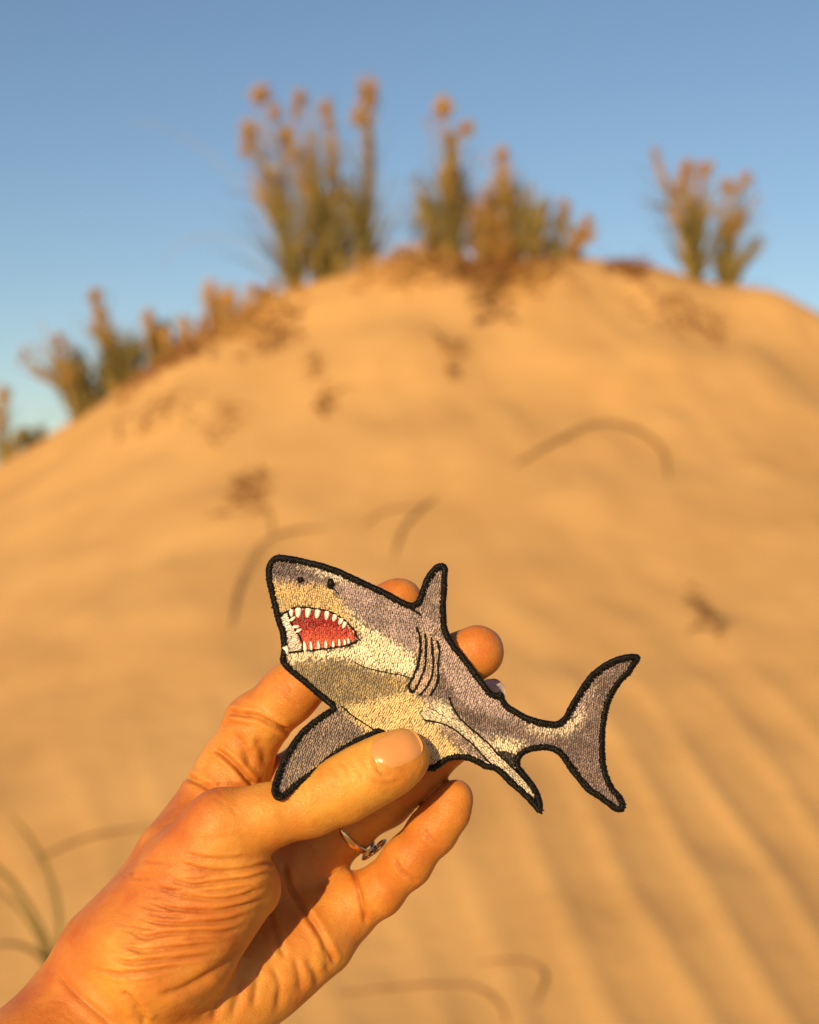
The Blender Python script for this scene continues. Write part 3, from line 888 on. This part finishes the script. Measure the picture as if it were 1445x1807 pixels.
# compression wrinkles across the ball of the thumb
for pts, dp in [([(690, 600), (760, 625), (850, 640), (950, 635), (1050, 608), (1105, 580)], .62), ([(640, 665), (720, 688), (800, 690), (900, 680), (1000, 665), (1098, 622)], .70),
                ([(620, 715), (720, 738), (850, 750), (950, 735), (1068, 690)], .62), ([(570, 760), (700, 790), (850, 795), (960, 772), (1045, 735)], .66),
                ([(530, 815), (620, 842), (720, 845), (880, 836), (1000, 800)], .60), ([(490, 860), (560, 900), (640, 888), (760, 880), (880, 878), (970, 855)], .66),
                ([(460, 915), (540, 950), (640, 945), (780, 930), (920, 915)], .52), ([(430, 975), (520, 1000), (640, 990), (760, 978), (880, 962)], .48),
                ([(400, 1025), (500, 1045), (600, 1030), (730, 1010)], .40), ([(700, 560), (790, 585), (900, 590), (1000, 575)], .30),
                ([(600, 690), (660, 712), (740, 712)], .25), ([(780, 720), (880, 718), (980, 700)], .28), ([(560, 800), (640, 815), (760, 818)], .30), ([(700, 905), (800, 903), (900, 895)], .3)]:
    crease(z4(pts), dp * .80, 3.4, TH, 0.22, 0.6, 0.7, ddmin=2)
# finer lines between and across them
fine = np.random.default_rng(3)
for k_ in range(46):
    v0 = 585 + k_ * 10.5 + fine.normal(0, 5); u0 = 640 - (v0 - 600) * .52 + fine.normal(0, 45); ln_ = 90 + 150 * fine.random()
    slope = fine.normal(.02, .10)
    crease(z4([(u0, v0), (u0 + ln_ * .35, v0 + 12 + ln_ * slope * .35), (u0 + ln_ * .7, v0 + 14 + ln_ * slope * .7), (u0 + ln_, v0 + ln_ * slope)]), .10 + .13 * fine.random(), 2.7, TH, .3, .4, .28, ddmin=2)
for k_ in range(40):      # skin lines over thumb, wrist and finger bases
    u0, v0 = fine.uniform(60, 1000), fine.uniform(120, 1200); an = fine.normal(-.6, .5); ln_ = fine.uniform(40, 110)
    crease(z4([(u0, v0), (u0 + ln_ * .5 * math.cos(an) + 4, v0 - ln_ * .5 * math.sin(an)), (u0 + ln_ * math.cos(an), v0 - ln_ * math.sin(an))]), .09, 2.8, [0, 1, 2, 3], .35, .3, .18)
# wrist folds
crease(z4([(225, 1035), (290, 1110), (380, 1190), (450, 1250)]), .55, 6, TH, .2, .4, .35)
crease(z4([(470, 1105), (530, 1170), (580, 1245)]), .9, 6.5, TH, .2, .5, .5)
crease(z4([(600, 1130), (700, 1110), (800, 1060), (900, 990), (960, 910)]), .8, 7, TH, .2, .3, .3)
# lines of the palm
crease(z4([(1108, 600), (1130, 680), (1180, 770), (1240, 860), (1290, 950), (1320, 1010)]), .8, 5, [0, 5, 6], .1, .4, .6)
crease(z4([(1045, 770), (1070, 850), (1095, 920), (1120, 990)]), .6, 5, [0], .2, .4, .5)
for pts in ([(1020, 1000), (1005, 1090), (990, 1200)], [(1060, 990), (1098, 1090), (1080, 1220)], [(1150, 960), (1175, 1050), (1180, 1130)], [(1190, 970), (1235, 1040), (1250, 1100)], [(950, 1050), (930, 1140), (900, 1230)],
            [(1260, 900), (1280, 980), (1290, 1050)], [(880, 1110), (850, 1180), (830, 1238)]):
    crease(z4(pts), .38, 6.0, [0], .3, .5, .35)
# base of the little finger and its joints
crease(z3([(668, 1050), (690, 1130), (715, 1230), (745, 1345)]), .8, 4.2, [0, 6], .1, .15, .7)
crease(z3([(870, 1000), (900, 1060), (960, 1110), (1000, 1130)]), .35, 3.5, [6], .2, .3, .4)
crease(z3([(1010, 860), (1050, 910), (1100, 950)]), .3, 3.5, [6], .2, .3, .4)
crease(z3([(885, 1020), (915, 1085), (950, 1110)]), .25, 3, [6], .2, .3, .3)
# folds at the base of the forefinger
crease(z4([(890, 15), (950, 22), (1010, 32), (1070, 62), (1150, 98)]), 1.0, 4.2, [0, 3], .1, .5, .8)
crease(z4([(835, 155), (880, 185), (930, 230), (970, 275), (1000, 305)]), 1.2, 4.5, [0, 3], .12, .55, .7)
crease(z4([(700, 258), (760, 280), (810, 308), (845, 330)]), 1.0, 5, [0, 1, 3], .12, .5, .6)
crease(z4([(915, 95), (950, 140), (975, 195), (985, 245)]), .5, 7, [0, 3], .2, .5, .5)
crease(z4([(1000, 110), (1030, 170), (1040, 230)]), .4, 7, [0, 3], .2, .5, .5)
crease(z4([(860, 70), (920, 60), (990, 80)]), .35, 3.5, [0, 3], .2, .4, .3)
crease(z3([(300, 175), (360, 230), (410, 270)]), .3, 3.0, [3], .2, .3, .3)
for o_ in (0, 26, 52):
    crease(z3([(255 + o_, 120 - o_ * .7), (300 + o_, 190 - o_ * .8), (330 + o_, 260 - o_ * .8)]), .16, 3, [3], .2, .2, .15)
# thumb joint
for pts, dp in [([(545, 560), (590, 592), (600, 645)], .13), ([(600, 540), (645, 570), (672, 635)], .20), ([(650, 515), (680, 565), (712, 600), (720, 640)], .16), ([(700, 505), (735, 550), (738, 590)], .10),
                ([(745, 600), (800, 640), (860, 645), (925, 620)], .22), ([(775, 480), (790, 560), (830, 605), (890, 600)], .30), ([(540, 640), (620, 668), (700, 660)], .12)]:
    crease(z3(pts), dp, 4.2, [2], .35, .4, .30)
# knuckle of the thumb, soft
crease(z4([(760, 500), (830, 520), (920, 500), (1000, 520)]), .22, 8, TH, .2, .3, .1)

# colour of the skin itself: redder finger ends, paler palm
for k_, (px_, py_, rr_, am) in enumerate([(712, 1052, 60, .10), (842, 1150, 60, .14), (805, 1400, 55, .12), (862, 1232, 50, .1), (720, 1335, 60, .10), (420, 1330, 60, .08), (350, 1450, 70, .05)]):
    d = np.hypot(PXY[:, 0] - px_, PXY[:, 1] - py_)
    TINT *= 1 - (am * np.exp(-(d / rr_) ** 2))[:, None] * np.array([0.3, 1.0, 1.2])
mott = 0.9 * vnoise3(HV / 13.0, 12) + 0.7 * vnoise3(HV / 5.0, 9) + 0.5 * vnoise3(HV / 1.7, 10)
TINT *= 1 + mott[:, None] * np.array([0.08, 0.27, 0.30])
d = np.hypot(PXY[:, 0] - 232, PXY[:, 1] - 1543)
TINT *= 1 - (0.45 * np.exp(-(d / 4.5) ** 2) * (DD > 0))[:, None] * np.array([0.6, 1.0, 1.0])     # a small mole
# outer hand edge and wrist painted dimmer and redder as shade; thumb tinted brighter
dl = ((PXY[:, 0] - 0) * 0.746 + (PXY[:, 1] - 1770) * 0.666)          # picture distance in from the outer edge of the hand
edge_shade = sstep(125, 20, dl) * (PXY[:, 1] > 1380) * np.isin(grp, [0, 1, 2])
edge_shade = np.clip(edge_shade + 0.6 * sstep(260, 110, PXY[:, 0]) * sstep(1640, 1760, PXY[:, 1]), 0, 1)
TINT *= 1 - edge_shade[:, None] * np.array([0.12, 0.30, 0.34])
TINT *= 1 + (np.isin(grp, [2]) * sstep(380, 480, PXY[:, 0]))[:, None] * np.array([0.02, 0.11, 0.02])
HV2 = HV + HN * disp[:, None]
HVW = HV2 * 0.001 + np.array([0, 0, CAM_Z])
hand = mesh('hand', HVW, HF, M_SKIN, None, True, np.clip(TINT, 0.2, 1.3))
tag(hand, 'bare left hand and wrist with palm to viewer, pinching the shark patch', 'hand')

# nails follow the finger surface
BV = BVHTree.FromPolygons([tuple(v) for v in HVW.tolist()], [tuple(f) for f in HF.tolist()])
def nail(px, py, dd, along, normal, length, width, mat, lab=None, lift=0.35):
    c = Vector(H(px, py, dd) * 0.001) + Vector((0, 0, CAM_Z))
    t = Vector(along).normalized(); n = Vector(normal); n = (n - t * n.dot(t)).normalized(); s = t.cross(n)
    NU, NV = 13, 17
    grid = []
    for iv in range(NV):
        v = iv / (NV - 1) * 2 - 1
        for iu in range(NU):
            u = iu / (NU - 1) * 2 - 1
            # rounded-rectangle outline: squircle mapping
            wv = (1 - abs(v) ** 4 * 0.35) if v > 0 else (1 - abs(v) ** 3 * 0.42)
            lv = 1 - abs(u) ** 3 * (0.20 if v > 0 else 0.28)
            q = c + s * (u * width / 2 * wv * .001) + t * (v * length / 2 * lv * .001)
            hit = BV.ray_cast(q + n * 0.0095, -n, 0.02)
            pos = hit[0] if hit[0] is not None else q
            e_ = max(abs(u), abs(v)) ** 6
            up = (lift * (1 - e_) - 0.25 * e_) if v < 0.8 else (lift * (1 - abs(u) ** 6) - 0.1)
            grid.append(np.array(pos + n * (up * .001)))
    G = np.array(grid).reshape(NV, NU, 3)
    for _ in range(3):
        G[1:-1, 1:-1] = 0.5 * G[1:-1, 1:-1] + 0.125 * (G[:-2, 1:-1] + G[2:, 1:-1] + G[1:-1, :-2] + G[1:-1, 2:])
    f = [(i * NU + j, i * NU + j + 1, (i + 1) * NU + j + 1, (i + 1) * NU + j) for i in range(NV - 1) for j in range(NU - 1)]
    vb = G.reshape(-1, 3); vt = vb - np.array(n) * 0.0004
    m_ = len(vb)
    f2 = [tuple(i + m_ for i in q[::-1]) for q in f]
    ring = [j for j in range(NU)] + [i * NU + NU - 1 for i in range(1, NV)] + [(NV - 1) * NU + j for j in range(NU - 2, -1, -1)] + [i * NU for i in range(NV - 2, 0, -1)]
    sf = [(ring[i], ring[(i + 1) % len(ring)], ring[(i + 1) % len(ring)] + m_, ring[i] + m_) for i in range(len(ring))]
    o = mesh('fingernail', np.vstack([vb, vt]), f + f2 + sf, mat, hand)
    if lab: o['label'] = lab
    return o
def dirv(a, b): 
    d = H(*b) - H(*a); return tuple(d)
nail(702, 1330, 8, dirv((620, 1385, 9), (720, 1330, 7)), (-0.10, -0.86, 0.42), 14.5, 12.4, M_NAIL, 'glossy short thumbnail', 0.5)
nail(695, 1068, -9, dirv((640, 1112, -9.5), (706, 1061, -8.6)), (-0.35, 0.9, 0.3), 11, 9, M_NAIL)
nail(826, 1158, -9.5, dirv((760, 1205, -11), (836, 1150, -9.2)), (0.1, 1, 0.1), 11, 9.5, M_NAIL)
nail(856, 1233, -15.5, dirv((795, 1300, -12.5), (862, 1232, -10.8)), (0.1, 1, 0.1), 13.5, 9, nail_mat('pale_nail', (0.36, 0.30, 0.29), 0.4), 'pale nail edge showing past the patch')
nail(793, 1417, -11, dirv((762, 1458, -12), (799, 1409, -11)), (0.75, 0.65, 0.15), 9.5, 7.5, M_NAIL)

# ------------------------------------------------------------------ silver ring on the ring finger
A_ = H(572, 1489, -27.6) ; B_ = H(675, 1412, -22)
axd = (B_ - A_) / np.linalg.norm(B_ - A_)
rc = H(622, 1459, -25.4)
u_ = np.cross(axd, [0, -1, 0]); u_ /= np.linalg.norm(u_)      # in the picture plane, across the finger
if u_[2] > 0: u_ = -u_                                       # points down, to the little finger
w_ = np.cross(axd, u_)
if w_[1] > 0: w_ = -w_                                       # towards the viewer
ringo = empty('finger_ring', rc * .001 + np.array([0, 0, CAM_Z]))
tag(ringo, 'thin metal ring with looped open knot on the finger below the thumb', 'ring')
def toW(p): return np.asarray(p) * .001 + np.array([0, 0, CAM_Z])
def rpt(ang, r, off=0.0): return rc + (u_ * math.cos(ang) + w_ * math.sin(ang)) * r + axd * off
R0 = 8.75
pts = np.array([rpt(2 * math.pi * k / 64, R0) for k in range(65)])
V = []; nb_ = 8
for k_ in range(64):
    a_ = 2 * math.pi * k_ / 64
    for j in range(nb_):
        b_ = 2 * math.pi * j / nb_
        V.append(rpt(a_, R0 + 0.55 * math.cos(b_), 1.15 * math.sin(b_)))
F = [(i * nb_ + j, i * nb_ + (j + 1) % nb_, ((i + 1) % 64) * nb_ + (j + 1) % nb_, ((i + 1) % 64) * nb_ + j) for i in range(64) for j in range(nb_)]
mesh('band', toW(V), F, M_SILVER, ringo)
# open knot: three wire loops standing on the side of the band
for (o1, o2, ra, rb, tl) in [(-1.9, 0.0, 2.3, 1.9, .2), (2.2, 0.1, 2.6, 1.9, -.3), (0.2, 0.5, 1.6, 2.2, .1)]:
    lp = []
    for k_ in range(29):
        a_ = 2 * math.pi * k_ / 28
        da = (o2 + rb * math.sin(a_)) / R0
        lp.append(rpt(-0.12 + da, R0 + 1.1 + tl * math.cos(a_), o1 + ra * math.cos(a_)))
    v_, f_ = tube(toW(lp), 0.00052, 7)
    mesh('knot_loop', v_, f_, M_SILVER, ringo)
for a1, o1 in ((-.28, -.9), (.08, .9)):
    v_, f_ = tube(toW([rpt(a1, R0 + .2, o1), rpt(a1, R0 + .8, o1 * 1.1), rpt(a1, R0 + 1.5, o1 * 1.2)]), 0.0005, 7)
    mesh('prong', v_, f_, M_SILVER, ringo)

# ------------------------------------------------------------------ plants on the crest
def crest_base(px, dy=0.0):
    y = YC - 0.12 + dy
    x = (px - CX) / F_PX * y
    return np.array([x, y, float(ground_h(x, y)) - 0.01])

def at_y(px, py, y):
    return np.array([(px - CX) / F_PX * y, y, CAM_Z - (py - CY) / F_PX * y])

def blade(p0, dirn, ln, w, droop, segs=4):
    """narrow folded grass leaf with a keel"""
    d = np.asarray(dirn, float); d /= np.linalg.norm(d)
    side = np.cross(d, [0, 0, 1.0]); 
    if np.linalg.norm(side) < 1e-3: side = np.array([1., 0, 0])
    side /= np.linalg.norm(side)
    p = np.array(p0, float); V = []; dcur = d.copy()
    for i in range(segs + 1):
        t = i / segs
        ww = w * (1 - t ** 1.6) * 0.5 + 0.0004
        up = np.cross(side, dcur); up /= np.linalg.norm(up) + 1e-9
        V += [p - side * ww + up * ww * .5, p, p + side * ww + up * ww * .5, p - up * ww * .35]
        dcur = dcur + np.array([0, 0, -droop / segs]); dcur /= np.linalg.norm(dcur)
        p = p + dcur * ln / segs
    F = []
    for i in range(segs):
        a = i * 4; b = a + 4
        F += [(a, a + 1, b + 1, b), (a + 1, a + 2, b + 2, b + 1), (a, b, b + 3, a + 3), (a + 3, b + 3, b + 2, a + 2)]
    return V, F

def spikelet(p, d, ln, w):
    t, u, v = frame_of(np.asarray(d, float))
    p = np.asarray(p, float)
    q = p + t * ln * .4
    V = [p, q + u * w, q + v * w, q - u * w, q - v * w, p + t * ln]
    return V, [(0, 2, 1), (0, 3, 2), (0, 4, 3), (0, 1, 4), (5, 1, 2), (5, 2, 3), (5, 3, 4), (5, 4, 1)]

def seed_head(par, c, r, elong=1.3, n=90, mat=None):
    b = Buf()
    for _ in range(n):
        d = rng.normal(0, 1, 3); d /= np.linalg.norm(d)
        rr = r * (0.25 + 0.6 * rng.random())
        p = c + d * rr * np.array([1, 1, elong]) * .8 + rng.normal(0, r * .18, 3)
        dd = d + np.array([0, 0, .7])
        v, f = spikelet(p, dd, r * (0.5 + .4 * rng.random()), r * .17)
        b.add(v, f)
    v, f = tube([c - np.array([0, 0, r]), c, c + np.array([0, 0, r * .9])], [r * .12, r * .14, r * .05], 5)
    b.add(v, f)
    return b.build('seed_head', mat or M_HEAD, par)

def grass_plant(label, stalks, leaf_mat=None, leaves=26, name='dune_plant', dy=0.0, cat='plant'):
    """stalks: (base px, top px, top py, head radius px or 0, stems in the bundle)"""
    b0 = crest_base(np.mean([s[0] for s in stalks]), dy)
    root = empty(name, b0)
    tag(root, label, cat, 'plants growing along the dune crest')
    lb = Buf()
    for bp, tx, ty, hr, ns in stalks:
        base = crest_base(bp, dy + rng.normal(0, .04))
        y = base[1]
        top = at_y(tx, ty, y + rng.normal(0, .05))
        pxm = y / F_PX
        hpx = min(230.0, np.linalg.norm(top - base) / pxm)
        sb = Buf(); pl = Buf(); ns = ns + 4
        for k in range(ns):
            jb = rng.normal(0, 4.0 * pxm, 3) * np.array([1, 1, 0]); jt = rng.normal(0, min(13.0, hpx * .1) * pxm, 3)
            sc = 1.0 if k == 0 else 0.6 + .38 * rng.random()
            mid = base * .5 + top * .5 + np.array([(tx - bp) * pxm * -.10, 0, 0.02]) + (jb + jt) * .5
            tp = base + (top - base) * sc + (jt if k else 0)
            p = spline([base + jb - np.array([0, 0, .03]), (base + jb) * .5 + mid * .5, mid, tp], 9)
            v, f = tube(p, np.linspace(1.9, 1.1, 9) * pxm, 4); sb.add(v, f)
            for _ in range(17):
                i = rng.uniform(4.2, 7.95); i0 = int(i); q = p[i0] + (p[i0 + 1] - p[i0]) * (i - i0)
                d = (p[i0 + 1] - p[i0]); d = d / np.linalg.norm(d) + rng.normal(0, .45, 3)
                v, f = spikelet(q, d, (11 + 16 * rng.random()) * min(1, hpx / 90) * pxm, 1.7 * pxm); (pl if hr else lb).add(v, f)
            for _ in range(max(3, leaves // (ns + 2))):
                i = rng.integers(1, 7); d = p[i + 1] - p[i]; d = d / np.linalg.norm(d)
                d = d + rng.normal(0, .28, 3)
                v, f = blade(p[i], d, (0.20 + 0.42 * rng.random()) * hpx * pxm, 4.2 * pxm, .7 * rng.random()); lb.add(v, f)
        sb.build('stem', M_STEM, root)
        if hr: pl.build('plume', M_HEAD, root)['kind'] = 'stuff'
        if hr:
            seed_head(root, top, hr * .85 * pxm, 1.6, 80)
            if rng.random() < .8: seed_head(root, top + np.array([rng.normal(0, hr * .7) * pxm, 0, -hr * 1.6 * pxm]), hr * .62 * pxm, 1.9, 70)
    # basal leaves
    for s in stalks:
        base = crest_base(s[0], dy)
        for _ in range(leaves):
            d = rng.normal(0, .33, 3) + np.array([0, 0, 1.0])
            h = np.linalg.norm(at_y(s[1], s[2], base[1]) - base)
            v, f = blade(base + rng.normal(0, .015, 3) * np.array([1, 1, 0]), d, h * (.3 + .6 * rng.random()), 4.4 * base[1] / F_PX, .6 * rng.random()); lb.add(v, f)
    lb.build('leaves', leaf_mat or M_LEAF, root)['kind'] = 'stuff'
    return root

grass_plant('tall grass plant leaning left with two knobbly orange heads, tallest cluster', [(515, 438, 235, 19, 4), (520, 460, 172, 19, 4)], None, 34)
grass_plant('grass plant with thin upright heads in the middle of the tallest cluster', [(560, 528, 175, 15, 4), (585, 507, 245, 20, 4), (600, 574, 195, 15, 4), (575, 560, 320, 0, 3)], None, 40)
grass_plant('straight tall stalk with one large orange seed head, right of tallest cluster', [(648, 650, 170, 25, 5), (635, 612, 320, 0, 4)], None, 30)
grass_plant('dark leafy grass plant with no head left of the central stalk', [(765, 738, 310, 0, 4), (770, 755, 350, 0, 4)], None, 34)
grass_plant('central tall stalk with long ragged orange head beside the reddish bush', [(795, 784, 195, 22, 5), (800, 795, 250, 14, 3), (802, 832, 262, 0, 3)], None, 30)
grass_plant('reddish bushy plant at the middle of the crest', [(850, 842, 340, 0, 5), (868, 862, 330, 0, 5), (885, 872, 350, 0, 4)], M_RUST, 44)
grass_plant('dark stalk with round brown head behind the reddish bush', [(905, 885, 278, 17, 5), (912, 905, 320, 0, 4)], None, 34, dy=.08)
grass_plant('short yellowish grass plant right of the reddish bush', [(938, 922, 335, 0, 5), (942, 958, 350, 0, 5)], None, 34)
grass_plant('thin grass stem with one tiny head right of the bushy plants', [(985, 995, 360, 10, 2), (975, 970, 420, 0, 3)], None, 18)
grass_plant('small drooping grass plant at the right end of the bushy cluster', [(1012, 1036, 392, 12, 3), (1005, 1015, 425, 0, 3)], M_RUST, 22)
grass_plant('orange stalk with a side branch, taller of the two right hand plants', [(1222, 1212, 305, 20, 5), (1222, 1155, 268, 8, 2), (1228, 1240, 300, 14, 3)], None, 30)
grass_plant('thin forked stalk with two small round heads at far right', [(1272, 1283, 332, 15, 3), (1280, 1316, 315, 13, 2), (1290, 1335, 430, 0, 2)], None, 24)
grass_plant('olive bushy grass plant on the left shoulder of the dune, with pale head', [(200, 168, 525, 15, 5), (205, 190, 585, 0, 5), (215, 235, 590, 0, 4)], None, 44, dy=-.05)
grass_plant('sprawling pale grass plant low on the left shoulder with bare arching stems', [(140, 105, 600, 12, 4), (135, 42, 625, 8, 2), (148, 125, 610, 0, 4)], None, 30, dy=-.08)
grass_plant('small dark tuft between the left shoulder plants and the crest', [(268, 262, 555, 9, 4), (280, 300, 570, 0, 3)], None, 26)
grass_plant('low dry tuft on the crest left of the tallest cluster', [(375, 372, 495, 0, 3), (395, 400, 505, 0, 3)], M_DEAD, 16)
grass_plant('pale grass stalk at the left edge of the picture', [(5, 8, 695, 13, 3), (15, 40, 760, 0, 3)], None, 22, dy=-.05)

# low scrub along the left shoulder
for lab_, bp_, hs_, m_ in [('lowest tan scrub clump on the left ridge, nearest the picture edge', 62, 34, M_LEAF), ('tan scrub clump between the sprawling plant and the olive plant', 172, 62, M_LEAF),
                           ('scrub clump right of the olive bushy plant', 238, 46, M_LEAF), ('low straw scrub clump above the heap of orange dead grass', 312, 22, M_DEAD),
                           ('tan scrub clump halfway up the left ridge', 345, 17, M_DEAD), ('low straw scrub clump below the arching stem', 425, 14, M_DEAD), ('tan scrub clump at the left foot of the tallest cluster', 468, 16, M_DEAD)]:
    grass_plant(lab_, [(bp_ - 12, bp_ - 20, np.interp(bp_, CREST_PX, CREST_PY) - hs_, 0, 3), (bp_ + 8, bp_ + 12, np.interp(bp_, CREST_PX, CREST_PY) - hs_ * 1.1, 0, 3)], m_, 34)

# arching bare stems against the sky
def arch(label, pts, r):
    y = YC - .1
    P_ = np.array([at_y(a, b, y) for a, b in pts])
    P_[0] = crest_base(pts[0][0]); 
    v, f = tube(spline(P_, 24), np.linspace(r, r * .5, 24), 5)
    o = mesh('arching_stem', v, f, M_STEM); tag(o, label, 'grass stem', 'bare stems arching against the sky')
arch('bare stem arching left from foot of the tallest cluster', [(500, 505), (440, 440), (380, 415), (320, 430), (285, 470)], .004)
arch('thin bare stem bending over left of the tallest cluster', [(505, 500), (470, 400), (400, 300), (320, 240), (235, 210)], .003)

# mats of dead grass lying on the crest
def mat_on(label, px, py, wpx, hpx, n, mat, name='straw_heap', cat='dead grass', group='mats of dead grass on the dune'):
    c = ground_at(px, py)
    k = c[1] / F_PX
    root_b = Buf()
    for _ in range(n):
        a = np.clip(rng.normal(0, .45, 2), -.85, .85)
        x = c[0] + a[0] * wpx * k; y = c[1] + np.clip(rng.normal(0, .12), -.2, .2)
        z = float(ground_h(x, y)) + abs(rng.normal(0, hpx * k * .35))
        d = np.array([rng.normal(0, 1), rng.normal(0, .6), rng.normal(.12, .35)])
        v, f = blade((x, y, z + .004), d, (20 + 40 * rng.random()) * k, 4.6 * k, .8, 3); root_b.add(v, f)
    o = root_b.build(name, mat)
    tag(o, label, cat, group)
    return o
mat_on('heap of orange dead grass on left shoulder beside the olive plants', 330, 602, 150, 24, 240, M_DEAD)
mat_on('brown dead grass heap lower down left shoulder', 300, 640, 110, 20, 150, M_WRACK)
mat_on('dead grass mat just below the crest left of tallest cluster', 440, 562, 110, 18, 190, M_DEAD)
mat_on('dark blades standing in for shade in a hollow below tallest cluster', 490, 590, 60, 9, 90, M_WRACK)  # dark blades laid where the hollow is only shaded
mat_on('orange dead grass along the crest under the central stalk', 735, 462, 120, 30, 280, M_DEAD)
mat_on('broad brown dead grass mat below the reddish bush', 850, 478, 150, 26, 300, M_WRACK)
mat_on('dead grass strip trailing right under the short yellowish plant', 910, 500, 110, 18, 170, M_DEAD)
mat_on('dark blades standing in for a shadow spot below the bushy plants', 868, 526, 42, 8, 90, M_TWIG)  # shadow spot made as a clump of dark blades
mat_on('dead grass mat around feet of the right hand plants', 1285, 492, 90, 24, 170, M_DEAD)
mat_on('dark line of weed on the crest left of right hand plants', 1105, 474, 46, 10, 80, M_WRACK)
mat_on('faint streak of weed on the right part of dune, upper', 1205, 565, 90, 8, 70, M_WRACK)
mat_on('brown weed scrap on left slope, above the curled clump', 403, 738, 34, 6, 34, M_WRACK)
mat_on('small brown weed scrap in the middle of the upper slope', 795, 625, 28, 6, 30, M_WRACK)
mat_on('tiny weed scrap left of middle on upper slope', 556, 660, 14, 5, 16, M_WRACK)
mat_on('tiny pale weed scrap on slope, below the tiny dark one', 575, 712, 20, 8, 26, M_WRACK)
mat_on('long thin weed streak on left slope', 285, 725, 90, 5, 44, M_WRACK)
mat_on('curled brown weed clump on sand above the shark snout', 438, 868, 46, 5, 80, M_WRACK)
mat_on('small dark weed lump on sand right of the shark fin', 1236, 1072, 9, 8, 40, M_TWIG)

# fallen stems lying on the sand
def fallen(label, pts, r, lift=.004):
    g_ = np.array([ground_at(a, b) for a, b in spline(pts, 22)])
    g_[:, 2] = ground_h(g_[:, 0], g_[:, 1]) + r * .6 + lift * np.sin(np.linspace(0, math.pi, len(g_)))
    r = r * .72
    v, f = tube(g_, r * (1 + .2 * rng.normal(0, .5, len(g_))) * np.concatenate([np.linspace(.5, 1, 5), np.ones(len(g_) - 10), np.linspace(1, .4, 5)]), 6)
    o = mesh('fallen_stem', v, f, M_TWIG); tag(o, label, 'fallen stem', 'dry stems lying on the sand')
fallen('dry stem lying in a wide hook on the sand, upper right', [(910, 822), (980, 785), (1060, 755), (1125, 768), (1168, 800), (1180, 850)], .0075, .02)
fallen('dry stem curving down beside the shark snout', [(408, 1110), (422, 1040), (462, 970), (520, 942), (580, 935)], .0055, .015)
fallen('short dry stem on sand above the dorsal fin', [(695, 985), (715, 930), (770, 878)], .0060)
fallen('faint thin stem on sand left of the short stem above the fin', [(640, 930), (680, 905), (760, 892)], .0040)
fallen('thin dry stem from the weed clump down to the snout', [(450, 880), (475, 910), (480, 950)], .0045)
fallen('long thin stem on sand right of the wrist', [(590, 1757), (720, 1745), (830, 1745), (880, 1775), (895, 1812)], .0036)
fallen('hooked thin stem on sand at lower middle', [(840, 1702), (920, 1700), (962, 1725), (945, 1775)], .0034)
fallen('thin straight stem on sand left of the hand', [(60, 1520), (160, 1480), (270, 1460)], .0040)

# grass tuft by the wrist
tuft_b = ground_at(92, 1712)
tuft = empty('leafy_tuft', tuft_b)
tag(tuft, 'green grass tuft with bent blades on sand beside the wrist', 'grass tuft')
def long_blade(pts, w):
    y0 = tuft_b[1]
    P_ = np.array([at_y(a, b, y0 - .05 * i) for i, (a, b) in enumerate(pts)])
    P_[0] = tuft_b
    p = spline(P_, 16); V = []
    t = np.gradient(p, axis=0); t /= np.linalg.norm(t, axis=1, keepdims=True)
    for i in range(16):
        s_d = np.cross(t[i], [0, 1, 0]); s_d /= np.linalg.norm(s_d); ww = w * .5 * (1 - (i / 15) ** 3 * .8)
        V += [p[i] - s_d * ww, p[i] + np.array([0, ww * .5, 0]), p[i] + s_d * ww, p[i] + np.array([0, -ww * .3, 0])]
    F = [(i * 4 + j, i * 4 + (j + 1) % 4, (i + 1) * 4 + (j + 1) % 4, (i + 1) * 4 + j) for i in range(15) for j in range(4)]
    mesh('blade', V, F, M_BLADE, tuft)
M_BLADE = simple_mat('green_blade', (0.13, 0.13, 0.045), (0.22, 0.19, 0.07), 12, .6)
long_blade([(92, 1712), (78, 1655), (45, 1590), (0, 1535), (-60, 1500)], .012)
long_blade([(95, 1712), (105, 1640), (92, 1560), (60, 1490), (20, 1440)], .010)
long_blade([(88, 1712), (62, 1680), (20, 1665), (-40, 1670)], .011)
long_blade([(90, 1712), (60, 1640), (10, 1580), (-50, 1560)], .008)
